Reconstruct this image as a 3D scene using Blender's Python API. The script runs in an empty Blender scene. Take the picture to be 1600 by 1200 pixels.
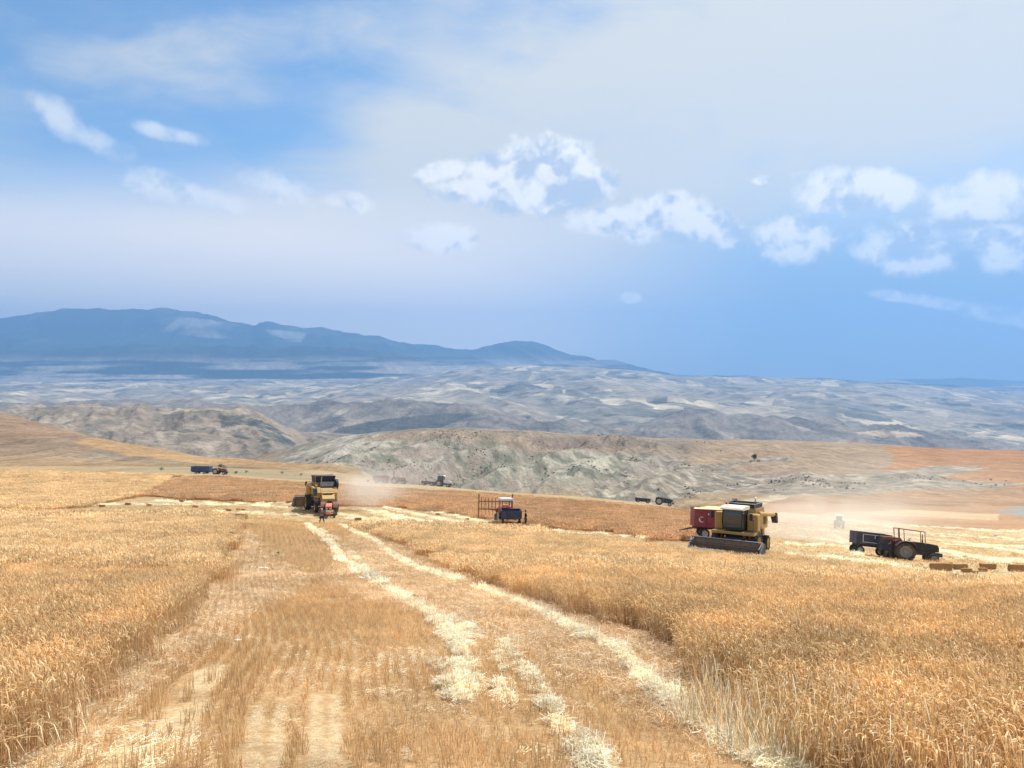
import bpy, math, random
import numpy as np
from mathutils import Vector, Matrix

scene = bpy.context.scene
col = scene.collection
F, CX, HY = 1202.0, 800.0, 585.0      # lens in photo pixels, centre column, level line
rnd = random.Random(7)
rng = np.random.default_rng(11)

# ------------------------------------------------------------------ camera
cam_d = bpy.data.cameras.new('camera')
cam = bpy.data.objects.new('camera', cam_d)
col.objects.link(cam)
cam_d.sensor_width = 36.0
cam_d.lens = 36.0 * F / 1600.0
cam_d.shift_y = (HY - 600.0) / 1600.0
cam_d.clip_start, cam_d.clip_end = 0.3, 120000.0
cam.rotation_euler = (math.radians(90), 0, 0)
scene.camera = cam

# ------------------------------------------------------------------ light
SUN_EL, SUN_AZ = 56.0, 48.0           # azimuth measured to the right of the view direction
sun_d = bpy.data.lights.new('sun', 'SUN')
sun_d.energy = 5.0
sun_d.angle = math.radians(0.6)
sun_d.color = (1.0, 0.95, 0.87)
sun = bpy.data.objects.new('sun', sun_d)
col.objects.link(sun)
sun_dir = Vector((math.sin(math.radians(SUN_AZ)) * math.cos(math.radians(SUN_EL)),
                  math.cos(math.radians(SUN_AZ)) * math.cos(math.radians(SUN_EL)),
                  math.sin(math.radians(SUN_EL))))
sun.rotation_euler = sun_dir.to_track_quat('Z', 'Y').to_euler()
sun.location = (0, 0, 60)

scene.view_settings.view_transform = 'Standard'
scene.view_settings.look = 'None'
scene.view_settings.exposure = 0.55
scene.view_settings.gamma = 1.0
scene.view_settings.use_curve_mapping = False
scene.render.engine = 'CYCLES'
cy = scene.cycles
cy.max_bounces = 5
cy.diffuse_bounces = 4
cy.glossy_bounces = 2
cy.transmission_bounces = 3
cy.transparent_max_bounces = 8
cy.volume_bounces = 2
cy.use_denoising = True
cy.sample_clamp_indirect = 6.0
cy.caustics_reflective = False
cy.caustics_refractive = False


class NT:
    """small helper to write node trees"""
    def __init__(s, tree):
        s.t = tree
        tree.nodes.clear()

    def n(s, typ, **kw):
        nd = s.t.nodes.new(typ)
        for k, v in kw.items():
            setattr(nd, k, v)
        return nd

    def set(s, sock, v):
        if v is None:
            return
        if hasattr(v, 'is_output') or isinstance(v, bpy.types.NodeSocket):
            s.t.links.new(v, sock)
        else:
            sock.default_value = v

    def m(s, op, a, b=None, c=None, clamp=False):
        nd = s.n('ShaderNodeMath', operation=op, use_clamp=clamp)
        for i, v in enumerate((a, b, c)):
            s.set(nd.inputs[i], v)
        return nd.outputs[0]

    def v(s, op, a, b=None, scale=None):
        nd = s.n('ShaderNodeVectorMath', operation=op)
        s.set(nd.inputs[0], a)
        if b is not None:
            s.set(nd.inputs[1], b)
        if scale is not None:
            s.set(nd.inputs['Scale'], scale)
        return nd.outputs['Value'] if op in ('LENGTH', 'DOT_PRODUCT', 'DISTANCE') else nd.outputs[0]

    def noise(s, vec, scale, detail=4.0, rough=0.55, dist=0.0, color=False, lac=2.0):
        nd = s.n('ShaderNodeTexNoise')
        nd.noise_dimensions = '3D'
        s.set(nd.inputs['Vector'], vec)
        s.set(nd.inputs['Scale'], scale)
        s.set(nd.inputs['Detail'], detail)
        s.set(nd.inputs['Roughness'], rough)
        s.set(nd.inputs['Lacunarity'], lac)
        s.set(nd.inputs['Distortion'], dist)
        return nd.outputs['Color' if color else 'Fac']

    def smooth(s, x, lo, hi, a=0.0, b=1.0):
        nd = s.n('ShaderNodeMapRange', interpolation_type='SMOOTHSTEP')
        s.set(nd.inputs[0], x)
        s.set(nd.inputs[1], lo)
        s.set(nd.inputs[2], hi)
        s.set(nd.inputs[3], a)
        s.set(nd.inputs[4], b)
        return nd.outputs[0]

    def mix(s, f, a, b, blend='MIX'):
        nd = s.n('ShaderNodeMix', data_type='RGBA', blend_type=blend)
        nd.clamp_factor = True
        s.set(nd.inputs[0], f)
        s.set(nd.inputs[6], a if not isinstance(a, tuple) else (*a[:3], 1))
        s.set(nd.inputs[7], b if not isinstance(b, tuple) else (*b[:3], 1))
        return nd.outputs[2]

    def ramp(s, x, stops):
        nd = s.n('ShaderNodeValToRGB')
        cr = nd.color_ramp
        while len(cr.elements) < len(stops):
            cr.elements.new(0.5)
        for e, (p, c) in zip(cr.elements, stops):
            e.position = p
            e.color = (*c[:3], 1)
        s.set(nd.inputs[0], x)
        return nd.outputs[0]


# ------------------------------------------------------------------ world sky with clouds
world = bpy.data.worlds.new('World')
scene.world = world
world.use_nodes = True
W = NT(world.node_tree)
sky = W.n('ShaderNodeTexSky', sky_type='NISHITA')
sky.sun_disc = False
sky.sun_elevation = math.radians(SUN_EL)
sky.sun_rotation = math.radians(SUN_AZ)
sky.altitude = 900
sky.air_density = 1.0
sky.dust_density = 0.6
sky.ozone_density = 4.0
D = W.n('ShaderNodeTexCoord').outputs['Generated']
sep = W.n('ShaderNodeSeparateXYZ')
W.set(sep.inputs[0], D)
dx, dy, dz = sep.outputs
AZ = W.m('MULTIPLY', W.m('ARCTAN2', dx, dy), 180 / math.pi)      # degrees right of the view
EL = W.m('MULTIPLY', W.m('ARCSINE', dz), 180 / math.pi)          # degrees above level


def aedeg(px, py):
    u, w = (px - CX) / F, (HY - py) / F
    return math.degrees(math.atan(u)), math.degrees(math.atan(w / math.sqrt(1 + u * u)))


def blob(px, py, sx, sy, skew=0.0):
    """soft elliptical lump in azimuth / elevation, sizes in degrees"""
    a, e = aedeg(px, py)
    da = W.m('SUBTRACT', AZ, a)
    de = W.m('SUBTRACT', EL, e)
    if skew:
        de = W.m('MULTIPLY_ADD', da, skew, de)
    qa = W.m('MULTIPLY', da, 1.0 / sx)
    qe = W.m('MULTIPLY', de, 0.9 / sy)
    r2 = W.m('ADD', W.m('MULTIPLY', qa, qa), W.m('MULTIPLY', qe, qe))
    return W.m('SUBTRACT', 1.0, r2)          # 1 in the middle, 0 on the rim, negative outside


def union(bs):
    o = bs[0]
    for b in bs[1:]:
        o = W.m('SMOOTH_MAX', o, b, 0.12)
    return o


def total(bs):
    o = W.m('MAXIMUM', bs[0], 0.0)
    for b in bs[1:]:
        o = W.m('ADD', o, W.m('MAXIMUM', b, 0.0))
    return o


base = sky.outputs[0]
# thin high veil: broad lumps where the photo is milky, streaked noise all over
streak = W.n('ShaderNodeVectorMath', operation='MULTIPLY')
W.set(streak.inputs[0], D)
streak.inputs[1].default_value = (1.0, 1.0, 3.2)
warp = W.noise(D, 3.0, 3, color=True)
sv = W.v('ADD', streak.outputs[0], W.v('SCALE', W.v('SUBTRACT', warp, (0.5, 0.5, 0.5)), scale=0.35))
vn = W.noise(sv, 3.2, 7, 0.6)
vn2 = W.noise(sv, 1.1, 3, 0.5)
lift = total([blob(1150, 150, 30, 9), blob(1500, 60, 22, 8), blob(700, 400, 24, 8), blob(250, 470, 26, 6),
              blob(820, 260, 18, 8), blob(1000, 0, 26, 7), blob(140, 170, 14, 2.6, -0.12), blob(420, 70, 10, 2.5, -0.2), blob(620, 190, 9, 2.2, 0.2), blob(250, 120, 9, 2)])
cut = total([blob(40, -30, 22, 8), blob(560, 130, 9, 2.6, 0.1), blob(330, 210, 16, 5), blob(1250, 490, 26, 5.5),
             blob(60, 320, 12, 6), blob(830, 30, 7, 3)])
veil = W.m('ADD', W.m('MULTIPLY', W.m('SUBTRACT', vn, 0.5), 1.5), W.m('MULTIPLY', W.m('SUBTRACT', vn2, 0.5), 1.0))
vn3 = W.noise(sv, 9.0, 8, 0.62)
veil = W.m('ADD', veil, W.m('MULTIPLY', W.m('SUBTRACT', vn3, 0.5), 0.8))
veil = W.m('ADD', veil, 0.57)
veil = W.m('ADD', veil, W.m('MULTIPLY', lift, 0.38))
veil = W.m('SUBTRACT', veil, W.m('MULTIPLY', cut, 0.40))
VEIL = W.smooth(veil, 0.0, 1.25)
# cumulus
cum_blobs = [
    # (px, py, half width deg, half height deg, skew)
    blob(850, 248, 4.4, 1.9, 0.05), blob(790, 262, 3.4, 1.5), blob(900, 285, 3.6, 2.0), blob(760, 300, 5.0, 1.2),
    blob(690, 268, 2.4, 0.8, -0.2),
    blob(1060, 335, 3.6, 1.7, 0.22), blob(960, 345, 4.4, 1.1, 0.05), blob(1120, 352, 2.6, 1.5, 0.3),
    blob(1235, 378, 3.6, 1.7, 0.05), blob(1335, 298, 4.8, 1.6, 0.1),
    blob(1415, 388, 3.9, 2.0, 0.12), blob(1548, 308, 4.2, 1.6), blob(1560, 376, 3.6, 1.1, 0.1), blob(840, 300, 6.0, 1.9), blob(1040, 352, 5.2, 1.5, 0.1),
    blob(1580, 400, 2.5, 1.2),
    blob(95, 185, 2.2, 1.3, 0.4), blob(150, 218, 2.8, 1.0, 0.35), blob(262, 208, 2.8, 0.6, 0.1),
    blob(250, 290, 2.6, 1.1, 0.15), blob(330, 312, 3.8, 0.9, 0.2), blob(440, 295, 3.4, 1.1, 0.2),
    blob(540, 318, 2.6, 0.9),
    blob(985, 465, 1.1, 0.45), blob(1188, 282, 0.8, 0.35), blob(690, 370, 3.0, 1.2), blob(1450, 470, 4.0, 0.5, 0.2),
    blob(1560, 490, 3.0, 0.7, 0.2), blob(1900, 380, 6, 2.0), blob(-260, 330, 6, 1.8),
    blob(-150, 460, 8, 1.8), blob(2150, 300, 5, 1.8)]
mask = union(cum_blobs)
wv = W.v('ADD', D, W.v('SCALE', W.v('SUBTRACT', W.noise(D, 14.0, 4, color=True), (0.5, 0.5, 0.5)), scale=0.035))


def cn(offset):
    p = W.v('ADD', wv, offset) if offset else wv
    a = W.noise(p, 30.0, 8, 0.56)
    return a


n0 = cn(None)
def soft_n(offset):
    return W.noise(W.v('ADD', wv, offset), 24.0, 4, 0.5)


s0, s1, s2 = soft_n((0, 0, 0)), soft_n((0.003, 0.0, 0.012)), soft_n((0.0, 0.0, 0.035))
el_keep = EL
EL = W.m('ADD', EL, 0.75)
big_up = union([blob(850, 248, 4.4, 1.9, 0.05), blob(900, 285, 3.6, 2.0), blob(760, 300, 5.0, 1.2), blob(1060, 335, 3.6, 1.7, 0.22), blob(960, 345, 4.4, 1.1, 0.05),
                blob(1235, 372, 3.4, 1.7, 0.05), blob(1330, 305, 4.6, 1.6, 0.1), blob(1420, 382, 3.7, 1.9, 0.15), blob(1545, 312, 4.0, 1.5), blob(1545, 372, 3.8, 1.2, 0.1)])
EL = el_keep
dens = W.m('ADD', W.m('MULTIPLY', mask, 1.35), W.m('MULTIPLY', W.m('SUBTRACT', n0, 0.5), 3.0))
CUM = W.smooth(dens, W.smooth(AZ, -16.0, -6.0, 0.1, 0.0), W.smooth(AZ, -16.0, -6.0, 1.7, 1.0))
# light on the lumps: brighter where the puff thins towards the sun above, greyer in the thick lower part
topness = W.m('MULTIPLY', W.m('SUBTRACT', mask, big_up), W.smooth(mask, -0.2, 0.2))
lit = W.m('ADD', W.m('MULTIPLY', W.m('SUBTRACT', s0, s1), 3.2), W.m('MULTIPLY', W.m('SUBTRACT', s0, s2), 1.6))
lit = W.m('ADD', lit, W.m('MULTIPLY', W.m('MINIMUM', W.m('MAXIMUM', topness, -0.5), 0.9), 0.28))
lit = W.m('ADD', lit, 0.66)
core = W.smooth(dens, 0.35, 1.25)
base_shade = total([blob(840, 318, 6.2, 1.35), blob(1030, 345, 2.2, 0.7), blob(1410, 395, 3.0, 0.7), blob(900, 300, 2.6, 1.2)])
lit = W.m('SUBTRACT', lit, W.m('MULTIPLY', base_shade, 0.65))
LIT = W.smooth(lit, 0.0, 1.0)
cloud_col = W.mix(LIT, (0.41, 0.48, 0.59), (0.88, 0.85, 0.78))
veil_col = (0.60, 0.59, 0.53)
low = W.smooth(EL, -2.0, 14.0)
STR = 0.105
sky_rgb = W.v('MULTIPLY', W.v('SCALE', base, scale=STR), (0.98, 1.10, 1.06))
# gradual blue of the lower right sky over the far rain
rain = W.smooth(total([blob(1500, 510, 50, 10), blob(1350, 560, 44, 9)]), 0.0, 2.0)
c0 = W.mix(W.m('MULTIPLY', VEIL, 0.9), sky_rgb, veil_col)
c0 = W.mix(W.m('MULTIPLY', rain, 0.85), c0, (0.21, 0.29, 0.40))
cream = total([blob(300, 470, 44, 10), blob(60, 520, 40, 8), blob(420, 480, 40, 9)])
c0 = W.mix(W.m('MULTIPLY', W.smooth(cream, 0.0, 2.2), 0.78), c0, (0.98, 0.86, 0.72))
c1 = W.mix(W.m('MULTIPLY', CUM, W.smooth(AZ, -20.0, -4.0, 0.55, 0.82)), c0, cloud_col)
bg = W.n('ShaderNodeBackground')
W.set(bg.inputs[0], c1)
bg.inputs[1].default_value = 1.0
out = W.n('ShaderNodeOutputWorld')
W.t.links.new(bg.outputs[0], out.inputs[0])


# ------------------------------------------------------------------ numeric noise
def _hash(ix, iy, seed):
    h = (ix.astype(np.int64) * 374761393 + iy.astype(np.int64) * 668265263 + seed * 1442695041) & 0xFFFFFFFF
    h = ((h ^ (h >> 13)) * 1274126177) & 0xFFFFFFFF
    return ((h ^ (h >> 16)) & 0xFFFFFF) / float(0xFFFFFF)


def vnoise(x, y, seed=0):
    ix, iy = np.floor(x), np.floor(y)
    fx, fy = x - ix, y - iy
    fx, fy = fx * fx * fx * (fx * (fx * 6 - 15) + 10), fy * fy * fy * (fy * (fy * 6 - 15) + 10)
    ix, iy = ix.astype(np.int64), iy.astype(np.int64)
    a, b = _hash(ix, iy, seed), _hash(ix + 1, iy, seed)
    c, d = _hash(ix, iy + 1, seed), _hash(ix + 1, iy + 1, seed)
    return (a + (b - a) * fx + (c - a) * fy + (a - b - c + d) * fx * fy) * 2 - 1


def fbm(x, y, seed=0, octv=5, gain=0.5):
    s, a, t = 0.0, 1.0, 0.0
    for k in range(octv):
        s = s + a * vnoise(x * 2 ** k + 13.7 * k, y * 2 ** k - 7.1 * k, seed + k)
        t += a
        a *= gain
    return s / t


def ridged(x, y, seed=0, octv=4, gain=0.5):
    s, a, t = 0.0, 1.0, 0.0
    for k in range(octv):
        s = s + a * (1 - 2 * np.abs(vnoise(x * 2 ** k + 5.3 * k, y * 2 ** k + 9.9 * k, seed + k)))
        t += a
        a *= gain
    return s / t


def sstep(x, lo, hi):
    t = np.clip((x - lo) / (hi - lo), 0, 1)
    return t * t * (3 - 2 * t)


# ------------------------------------------------------------------ near terrain: survey points (px, py, distance)
CP = [(-600, 1200, 5.2), (0, 1200, 5.4), (800, 1200, 5.6), (1600, 1200, 5.6), (2300, 1200, 5.6),
      (-600, 2000, 1.95), (800, 2000, 2.0), (2300, 2000, 2.0),
      (-500, 1000, 11.2), (300, 1000, 11.4), (900, 1000, 11.7), (1600, 1000, 12.0), (2300, 1000, 12.0),
      (-500, 895, 24), (100, 898, 26), (450, 900, 27), (800, 903, 28), (1200, 922, 29), (1600, 935, 28), (2300, 945, 28),
      (1600, 897, 43), (1480, 892, 45), (2200, 905, 44),
      (1140, 869, 58), (1000, 862, 57), (1450, 878, 68), (1340, 868, 68), (1110, 846, 66), (1250, 865, 63),
      (375, 808, 78), (200, 812, 78), (0, 812, 80), (-500, 815, 80), (100, 845, 45), (-400, 850, 45), (400, 848, 45),
      (810, 820, 88), (503, 815, 93), (505, 801, 101), (600, 818, 88), (700, 815, 92), (650, 850, 55), (820, 850, 58),
      (250, 787, 105), (100, 793, 105), (-400, 795, 105), (900, 826, 88), (1000, 838, 80),
      (800, 795, 125), (900, 800, 135), (650, 795, 112), (1000, 808, 130), (1060, 815, 118),
      (480, 787, 115), (300, 775, 130), (100, 770, 145), (-400, 770, 145), (480, 765, 160), (650, 772, 160),
      (325, 741, 212), (450, 750, 208), (605, 755, 205), (680, 760, 207), (780, 769, 205), (900, 777, 198), (1015, 787, 185),
      (0, 735, 222), (150, 737, 222), (-500, 735, 225),
      # slope dropping away behind the near field
      (450, 733, 270), (560, 733, 300), (500, 744, 420), (430, 742, 520), (600, 762, 300), (650, 790, 320), (650, 782, 380),
      (800, 815, 290), (800, 800, 345), (900, 825, 280), (1000, 822, 260), (1000, 808, 310),
      (1090, 798, 175), (1100, 806, 215), (1080, 795, 250),
      # left tan hill
      (-500, 700, 380), (-500, 640, 640), (0, 700, 370), (0, 648, 600), (0, 668, 900), (-500, 662, 1000),
      (150, 720, 310), (150, 686, 480), (150, 708, 800), (300, 728, 270), (300, 714, 400), (300, 728, 560), (230, 702, 450),
      (300, 742, 800), (450, 727, 310), (400, 722, 350), (400, 742, 500), (150, 715, 1100), (300, 745, 1100),
      # gullied hill
      (430, 728, 620), (430, 704, 800), (430, 722, 1100), (500, 712, 680), (500, 690, 800), (540, 682, 820), (500, 708, 1050),
      (650, 752, 440), (650, 715, 590), (640, 674, 760), (650, 690, 1000),
      (800, 768, 430), (800, 738, 520), (800, 677, 740), (800, 692, 1000), (900, 682, 745),
      (1000, 778, 380), (1000, 748, 470), (1000, 718, 590), (1000, 687, 750), (1000, 702, 1000),
      (1150, 788, 270), (1150, 772, 330), (1150, 752, 420), (1150, 722, 540), (1150, 690, 750), (1150, 702, 1000),
      (1300, 823, 150), (1300, 800, 210), (1300, 771, 320), (1300, 745, 430), (1300, 716, 580), (1300, 692, 760), (1300, 705, 1000),
      (1200, 815, 165), (1380, 697, 740),
      (1450, 858, 100), (1450, 832, 150), (1450, 806, 210), (1450, 771, 330), (1450, 740, 450), (1450, 704, 700), (1450, 718, 1000),
      (1600, 862, 86), (1600, 837, 140), (1600, 803, 220), (1600, 767, 340), (1600, 736, 470), (1600, 708, 700), (1600, 722, 1000),
      (2200, 870, 86), (2200, 840, 140), (2200, 805, 220), (2200, 770, 340), (2200, 738, 470), (2200, 712, 700), (2200, 730, 1000)]
cp = np.array(CP, float)
BY = np.array([1, 5.5, 27, 58, 94, 150, 205, 300, 500, 800, 1200], float)
BZ = np.array([-1.9, -2.8, -7.1, -13.0, -17.8, -24.5, -30, -42, -56, -60, -90], float)


def baseq(Y):
    return -np.interp(np.log(Y), np.log(BY), BZ) / Y


def uv(px, Y):
    return np.stack([np.clip(px, -900, 2600) / 420.0, np.log(Y) * 1.7], -1)


P0 = uv(cp[:, 0], cp[:, 2])
Q0 = (cp[:, 1] - HY) / F - baseq(cp[:, 2])


def tps(r2):
    return 0.5 * r2 * np.log(r2 + 1e-9)


n_ = len(cp)
K = tps(((P0[:, None] - P0[None]) ** 2).sum(-1)) + np.eye(n_) * 0.003
A = np.zeros((n_ + 3, n_ + 3))
A[:n_, :n_] = K
A[:n_, n_] = A[n_, :n_] = 1
A[:n_, n_ + 1:] = P0
A[n_ + 1:, :n_] = P0.T
WT = np.linalg.solve(A, np.concatenate([Q0, np.zeros(3)]))


def ground_q(px, Y):
    px, Y = np.broadcast_arrays(np.asarray(px, float), np.asarray(Y, float))
    sh = px.shape
    U = uv(px.ravel(), Y.ravel())
    res = np.empty(len(U))
    for i in range(0, len(U), 20000):
        u = U[i:i + 20000]
        r2 = ((u[:, None] - P0[None]) ** 2).sum(-1)
        res[i:i + 20000] = tps(r2) @ WT[:n_] + WT[n_] + u @ WT[n_ + 1:]
    return (res + baseq(Y.ravel())).reshape(sh)


def relief(px, X, Y):
    """gullies and roughness on top of the smooth survey surface, metres"""
    py_mid = sstep(Y, 250, 420)
    # hill mask by survey column
    right = sstep(px, 430, 560) * (1 - 0.75 * sstep(px, 1000, 1100)) * (1 - sstep(px, 1180, 1420))
    crest = 1 - sstep(Y, 640, 760)
    wx = X - 0.30 * Y
    wy = Y + X * 0.30
    wrp = fbm(X / 160, Y / 160, 5, 3) * 26
    g = ridged((wx + wrp) / 56, wy / 600, 21, 2, 0.35)
    g2 = ridged((wx + wrp * 0.6) / 26, wy / 150, 31, 3, 0.55)
    z = right * py_mid * crest * (g * 13.0 + g2 * 5.0 + 1.5 * ridged(wx / 9, wy / 45, 35, 2))
    sc = sstep(Y, 290, 340) * (1 - sstep(Y, 430, 480)) * sstep(px, 1000, 1120)
    z = z + sc * 1.7 * fbm(X / 14, Y / 22, 41, 4)
    z = z + sstep(Y, 230, 330) * 1.3 * fbm(X / 30, Y / 45, 51, 5)
    left = (1 - sstep(px, 330, 450)) * sstep(Y, 250, 340)
    z = z + left * (2.4 * ridged((X - 0.4 * Y) / 60, (Y + X) / 180, 61, 3))
    z = z + sstep(Y, 12, 60) * (1 - sstep(Y, 150, 300)) * 0.16 * fbm(X / 9, Y / 12, 71, 3)
    return z


def ground_z(X, Y):
    X, Y = np.broadcast_arrays(np.asarray(X, float), np.asarray(Y, float))
    px = CX + F * X / Y
    return -ground_q(px, Y) * Y + relief(px, X, Y) + 0.02 * fbm(X / 0.5, Y / 0.5, 3, 2) * (Y < 30)


_YG = np.exp(np.linspace(math.log(2.2), math.log(1050), 520))


def G(px, py, ymax=240.0, ymin=3.0):
    """first ground point seen through a photo pixel -> X, Y"""
    Ys = _YG[(_YG <= ymax) & (_YG >= ymin)]
    q = ground_q(np.full(len(Ys), px), Ys)
    yy = HY + F * q
    i = int(np.argmax(yy <= py))
    if yy[i] > py:
        i = int(np.argmin(yy))
        Y = Ys[i]
    elif i == 0:
        Y = Ys[0]
    else:
        t = (yy[i - 1] - py) / (yy[i - 1] - yy[i] + 1e-9)
        Y = Ys[i - 1] + (Ys[i] - Ys[i - 1]) * t
    return (px - CX) / F * Y, Y


def gpoly(pts, step=25, ymax=240.0, closed=True):
    P = []
    m = len(pts)
    for i in range(m if closed else m - 1):
        a, b = pts[i], pts[(i + 1) % m]
        k = max(1, int(math.hypot(a[0] - b[0], a[1] - b[1]) / step))
        for j in range(k):
            t = j / k
            P.append(G(a[0] + (b[0] - a[0]) * t, a[1] + (b[1] - a[1]) * t, ymax))
    if not closed:
        P.append(G(*pts[-1], ymax))
    return np.array(P)


def inside(P, X, Y):
    r = np.zeros(np.shape(X), bool)
    m = len(P)
    for i in range(m):
        x1, y1 = P[i]
        x2, y2 = P[(i + 1) % m]
        if y1 == y2:
            continue
        c = ((y1 > Y) != (y2 > Y)) & (X < (x2 - x1) * (Y - y1) / (y2 - y1) + x1)
        r ^= c
    return r


def poly_dist(P, X, Y, closed=False):
    d = np.full(np.shape(X), 1e9)
    m = len(P)
    for i in range(m if closed else m - 1):
        a, b = P[i], P[(i + 1) % m]
        ab = b - a
        L = (ab ** 2).sum() + 1e-9
        t = np.clip(((X - a[0]) * ab[0] + (Y - a[1]) * ab[1]) / L, 0, 1)
        d = np.minimum(d, (X - a[0] - t * ab[0]) ** 2 + (Y - a[1] - t * ab[1]) ** 2)
    return np.sqrt(d)


# ------------------------------------------------------------------ mesh helpers
def new_mesh(name, V, Fc, mat=None, cols=None, smooth=False, parent=None, link=True):
    me = bpy.data.meshes.new(name)
    V = np.asarray(V, np.float32)
    Fc = np.asarray(Fc, np.int32)
    me.vertices.add(len(V))
    me.vertices.foreach_set('co', V.ravel())
    k = Fc.shape[1]
    me.loops.add(Fc.size)
    me.loops.foreach_set('vertex_index', Fc.ravel())
    me.polygons.add(len(Fc))
    me.polygons.foreach_set('loop_start', np.arange(len(Fc), dtype=np.int32) * k)
    me.polygons.foreach_set('loop_total', np.full(len(Fc), k, np.int32))
    if smooth:
        me.polygons.foreach_set('use_smooth', np.ones(len(Fc), bool))
    me.update(calc_edges=True)
    if cols is not None:
        a = me.color_attributes.new('col', 'FLOAT_COLOR', 'POINT')
        c4 = np.ones((len(V), 4), np.float32)
        c4[:, :3] = cols
        a.data.foreach_set('color', c4.ravel())
    if mat:
        me.materials.append(mat)
    o = bpy.data.objects.new(name, me)
    if link:
        col.objects.link(o)
    if parent:
        o.parent = parent
    return o


def tag(o, label=None, cat=None, group=None, kind=None):
    for k, v in (('label', label), ('category', cat), ('group', group), ('kind', kind)):
        if v:
            o[k] = v
    return o


def material(name):
    m = bpy.data.materials.new(name)
    m.use_nodes = True
    return m, NT(m.node_tree)


def finish(nt, colr, rough=0.9, spec=0.2, bump=None, metallic=0.0, trans=None, sheen=None):
    b = nt.n('ShaderNodeBsdfPrincipled')
    nt.set(b.inputs['Base Color'], (*colr[:3], 1) if isinstance(colr, tuple) else colr)
    nt.set(b.inputs['Roughness'], rough)
    nt.set(b.inputs['Metallic'], metallic)
    b.inputs['Specular IOR Level'].default_value = spec
    if bump is not None:
        h, dist, st = bump
        bn = nt.n('ShaderNodeBump')
        bn.inputs['Strength'].default_value = st
        bn.inputs['Distance'].default_value = dist
        nt.set(bn.inputs['Height'], h)
        nt.t.links.new(bn.outputs[0], b.inputs['Normal'])
    o = nt.n('ShaderNodeOutputMaterial')
    nt.t.links.new(b.outputs[0], o.inputs[0])
    return b


def grid_faces(nr, nc):
    i = np.arange((nr - 1) * (nc - 1))
    r, c = i // (nc - 1), i % (nc - 1)
    a = r * nc + c
    return np.stack([a, a + 1, a + nc + 1, a + nc], -1)


# ------------------------------------------------------------------ field outlines (photo pixels -> ground)
WHEAT_R = gpoly([(562, 826), (640, 858), (720, 893), (800, 928), (900, 960), (1000, 990), (1100, 1035), (1150, 1090),
                 (1215, 1150), (1330, 1215), (1600, 1290), (2300, 1420), (2500, 1000), (2300, 955), (1900, 945), (1600, 930), (1450, 912), (1300, 890),
                 (1205, 873), (1150, 868), (1080, 868), (960, 858), (830, 838), (700, 828)])
WHEAT_L = gpoly([(-10, 1230), (60, 1165), (120, 1110), (200, 1048), (255, 1005), (300, 945), (335, 885), (355, 850), (372, 820),
                 (300, 812), (150, 808), (0, 806), (-600, 806), (-900, 1230)])
FAR_L = gpoly([(-700, 737), (0, 737), (150, 740), (275, 744), (215, 775), (112, 796), (-700, 798)])
RED = gpoly([(302, 744), (222, 774), (300, 781), (480, 788), (560, 791), (700, 801), (830, 824), (960, 833), (1090, 853),
             (1095, 803), (1000, 794), (900, 785), (760, 775), (640, 767), (480, 758)])
LANE_L = gpoly([(-10, 1230), (60, 1165), (120, 1110), (200, 1048), (255, 1005), (300, 945), (335, 885), (355, 850), (372, 820)], closed=False)
LANE_R = gpoly([(1330, 1215), (1215, 1150), (1150, 1090), (1100, 1035), (1000, 990), (900, 960), (800, 928), (720, 893), (640, 858), (562, 826)], closed=False)
SWATHS = [  # (outline, half width m, density factor)
    (gpoly([(478, 821), (497, 834), (520, 855), (533, 876), (575, 903), (615, 926), (665, 956), (700, 985), (720, 1015), (728, 1045), (722, 1085)], 12, closed=False), 0.15, 1.0),
    (gpoly([(498, 826), (540, 856), (560, 882), (600, 912), (650, 942), (705, 968), (755, 998)], 12, closed=False), 0.10, 0.35),
    (gpoly([(530, 821), (550, 830), (585, 847), (610, 867), (650, 889), (700, 904), (750, 921), (800, 940), (850, 960), (900, 988),
            (965, 1015), (1000, 1050), (1025, 1080), (1060, 1107), (1110, 1140), (1180, 1180), (1260, 1225), (1400, 1290)], 12, closed=False), 0.12, 2.0),
    (gpoly([(790, 1005), (808, 1030), (832, 1065), (868, 1120), (905, 1160), (940, 1210)], 12, closed=False), 0.07, 0.8),
    (gpoly([(780, 1005), (786, 1050), (792, 1110)], 12, closed=False), 0.05, 0.4),
    (gpoly([(690, 1035), (700, 1075), (715, 1100)], 12, closed=False), 0.12, 0.5),
]
CHAFF = gpoly([(150, 1240), (215, 1130), (320, 1040), (350, 1040), (335, 1100), (300, 1160), (250, 1250)], 20)
STRIPS = [gpoly([(a, 1230), (a + 2, 1150), (b - 20, c)], 20, closed=False) for a, b, c in
          ((395, 425, 1105), (430, 460, 1095), (492, 515, 1085), (520, 545, 1085))]
WIND_R = []   # straw rows on the harvested ground to the right
for (x0, y0, x1, y1) in ((1215, 868, 1700, 935), (1225, 862, 1420, 890), (1230, 826, 1700, 868), (1330, 826, 1700, 856), (1270, 826, 1560, 880),
                         (1420, 822, 1700, 842), (1300, 836, 1340, 868), (1235, 838, 1330, 852), (1480, 826, 1700, 836), (1460, 868, 1700, 893),
                         (1225, 850, 1335, 858), (1480, 850, 1700, 880), (1400, 832, 1700, 850), (1240, 818, 1500, 842), (1255, 806, 1400, 826)):
    WIND_R.append(gpoly([(x0, y0), ((x0 + x1) / 2 + 8, (y0 + y1) / 2 - 1.5), (x1, y1)], 12, closed=False))
WIND_C = []
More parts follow.
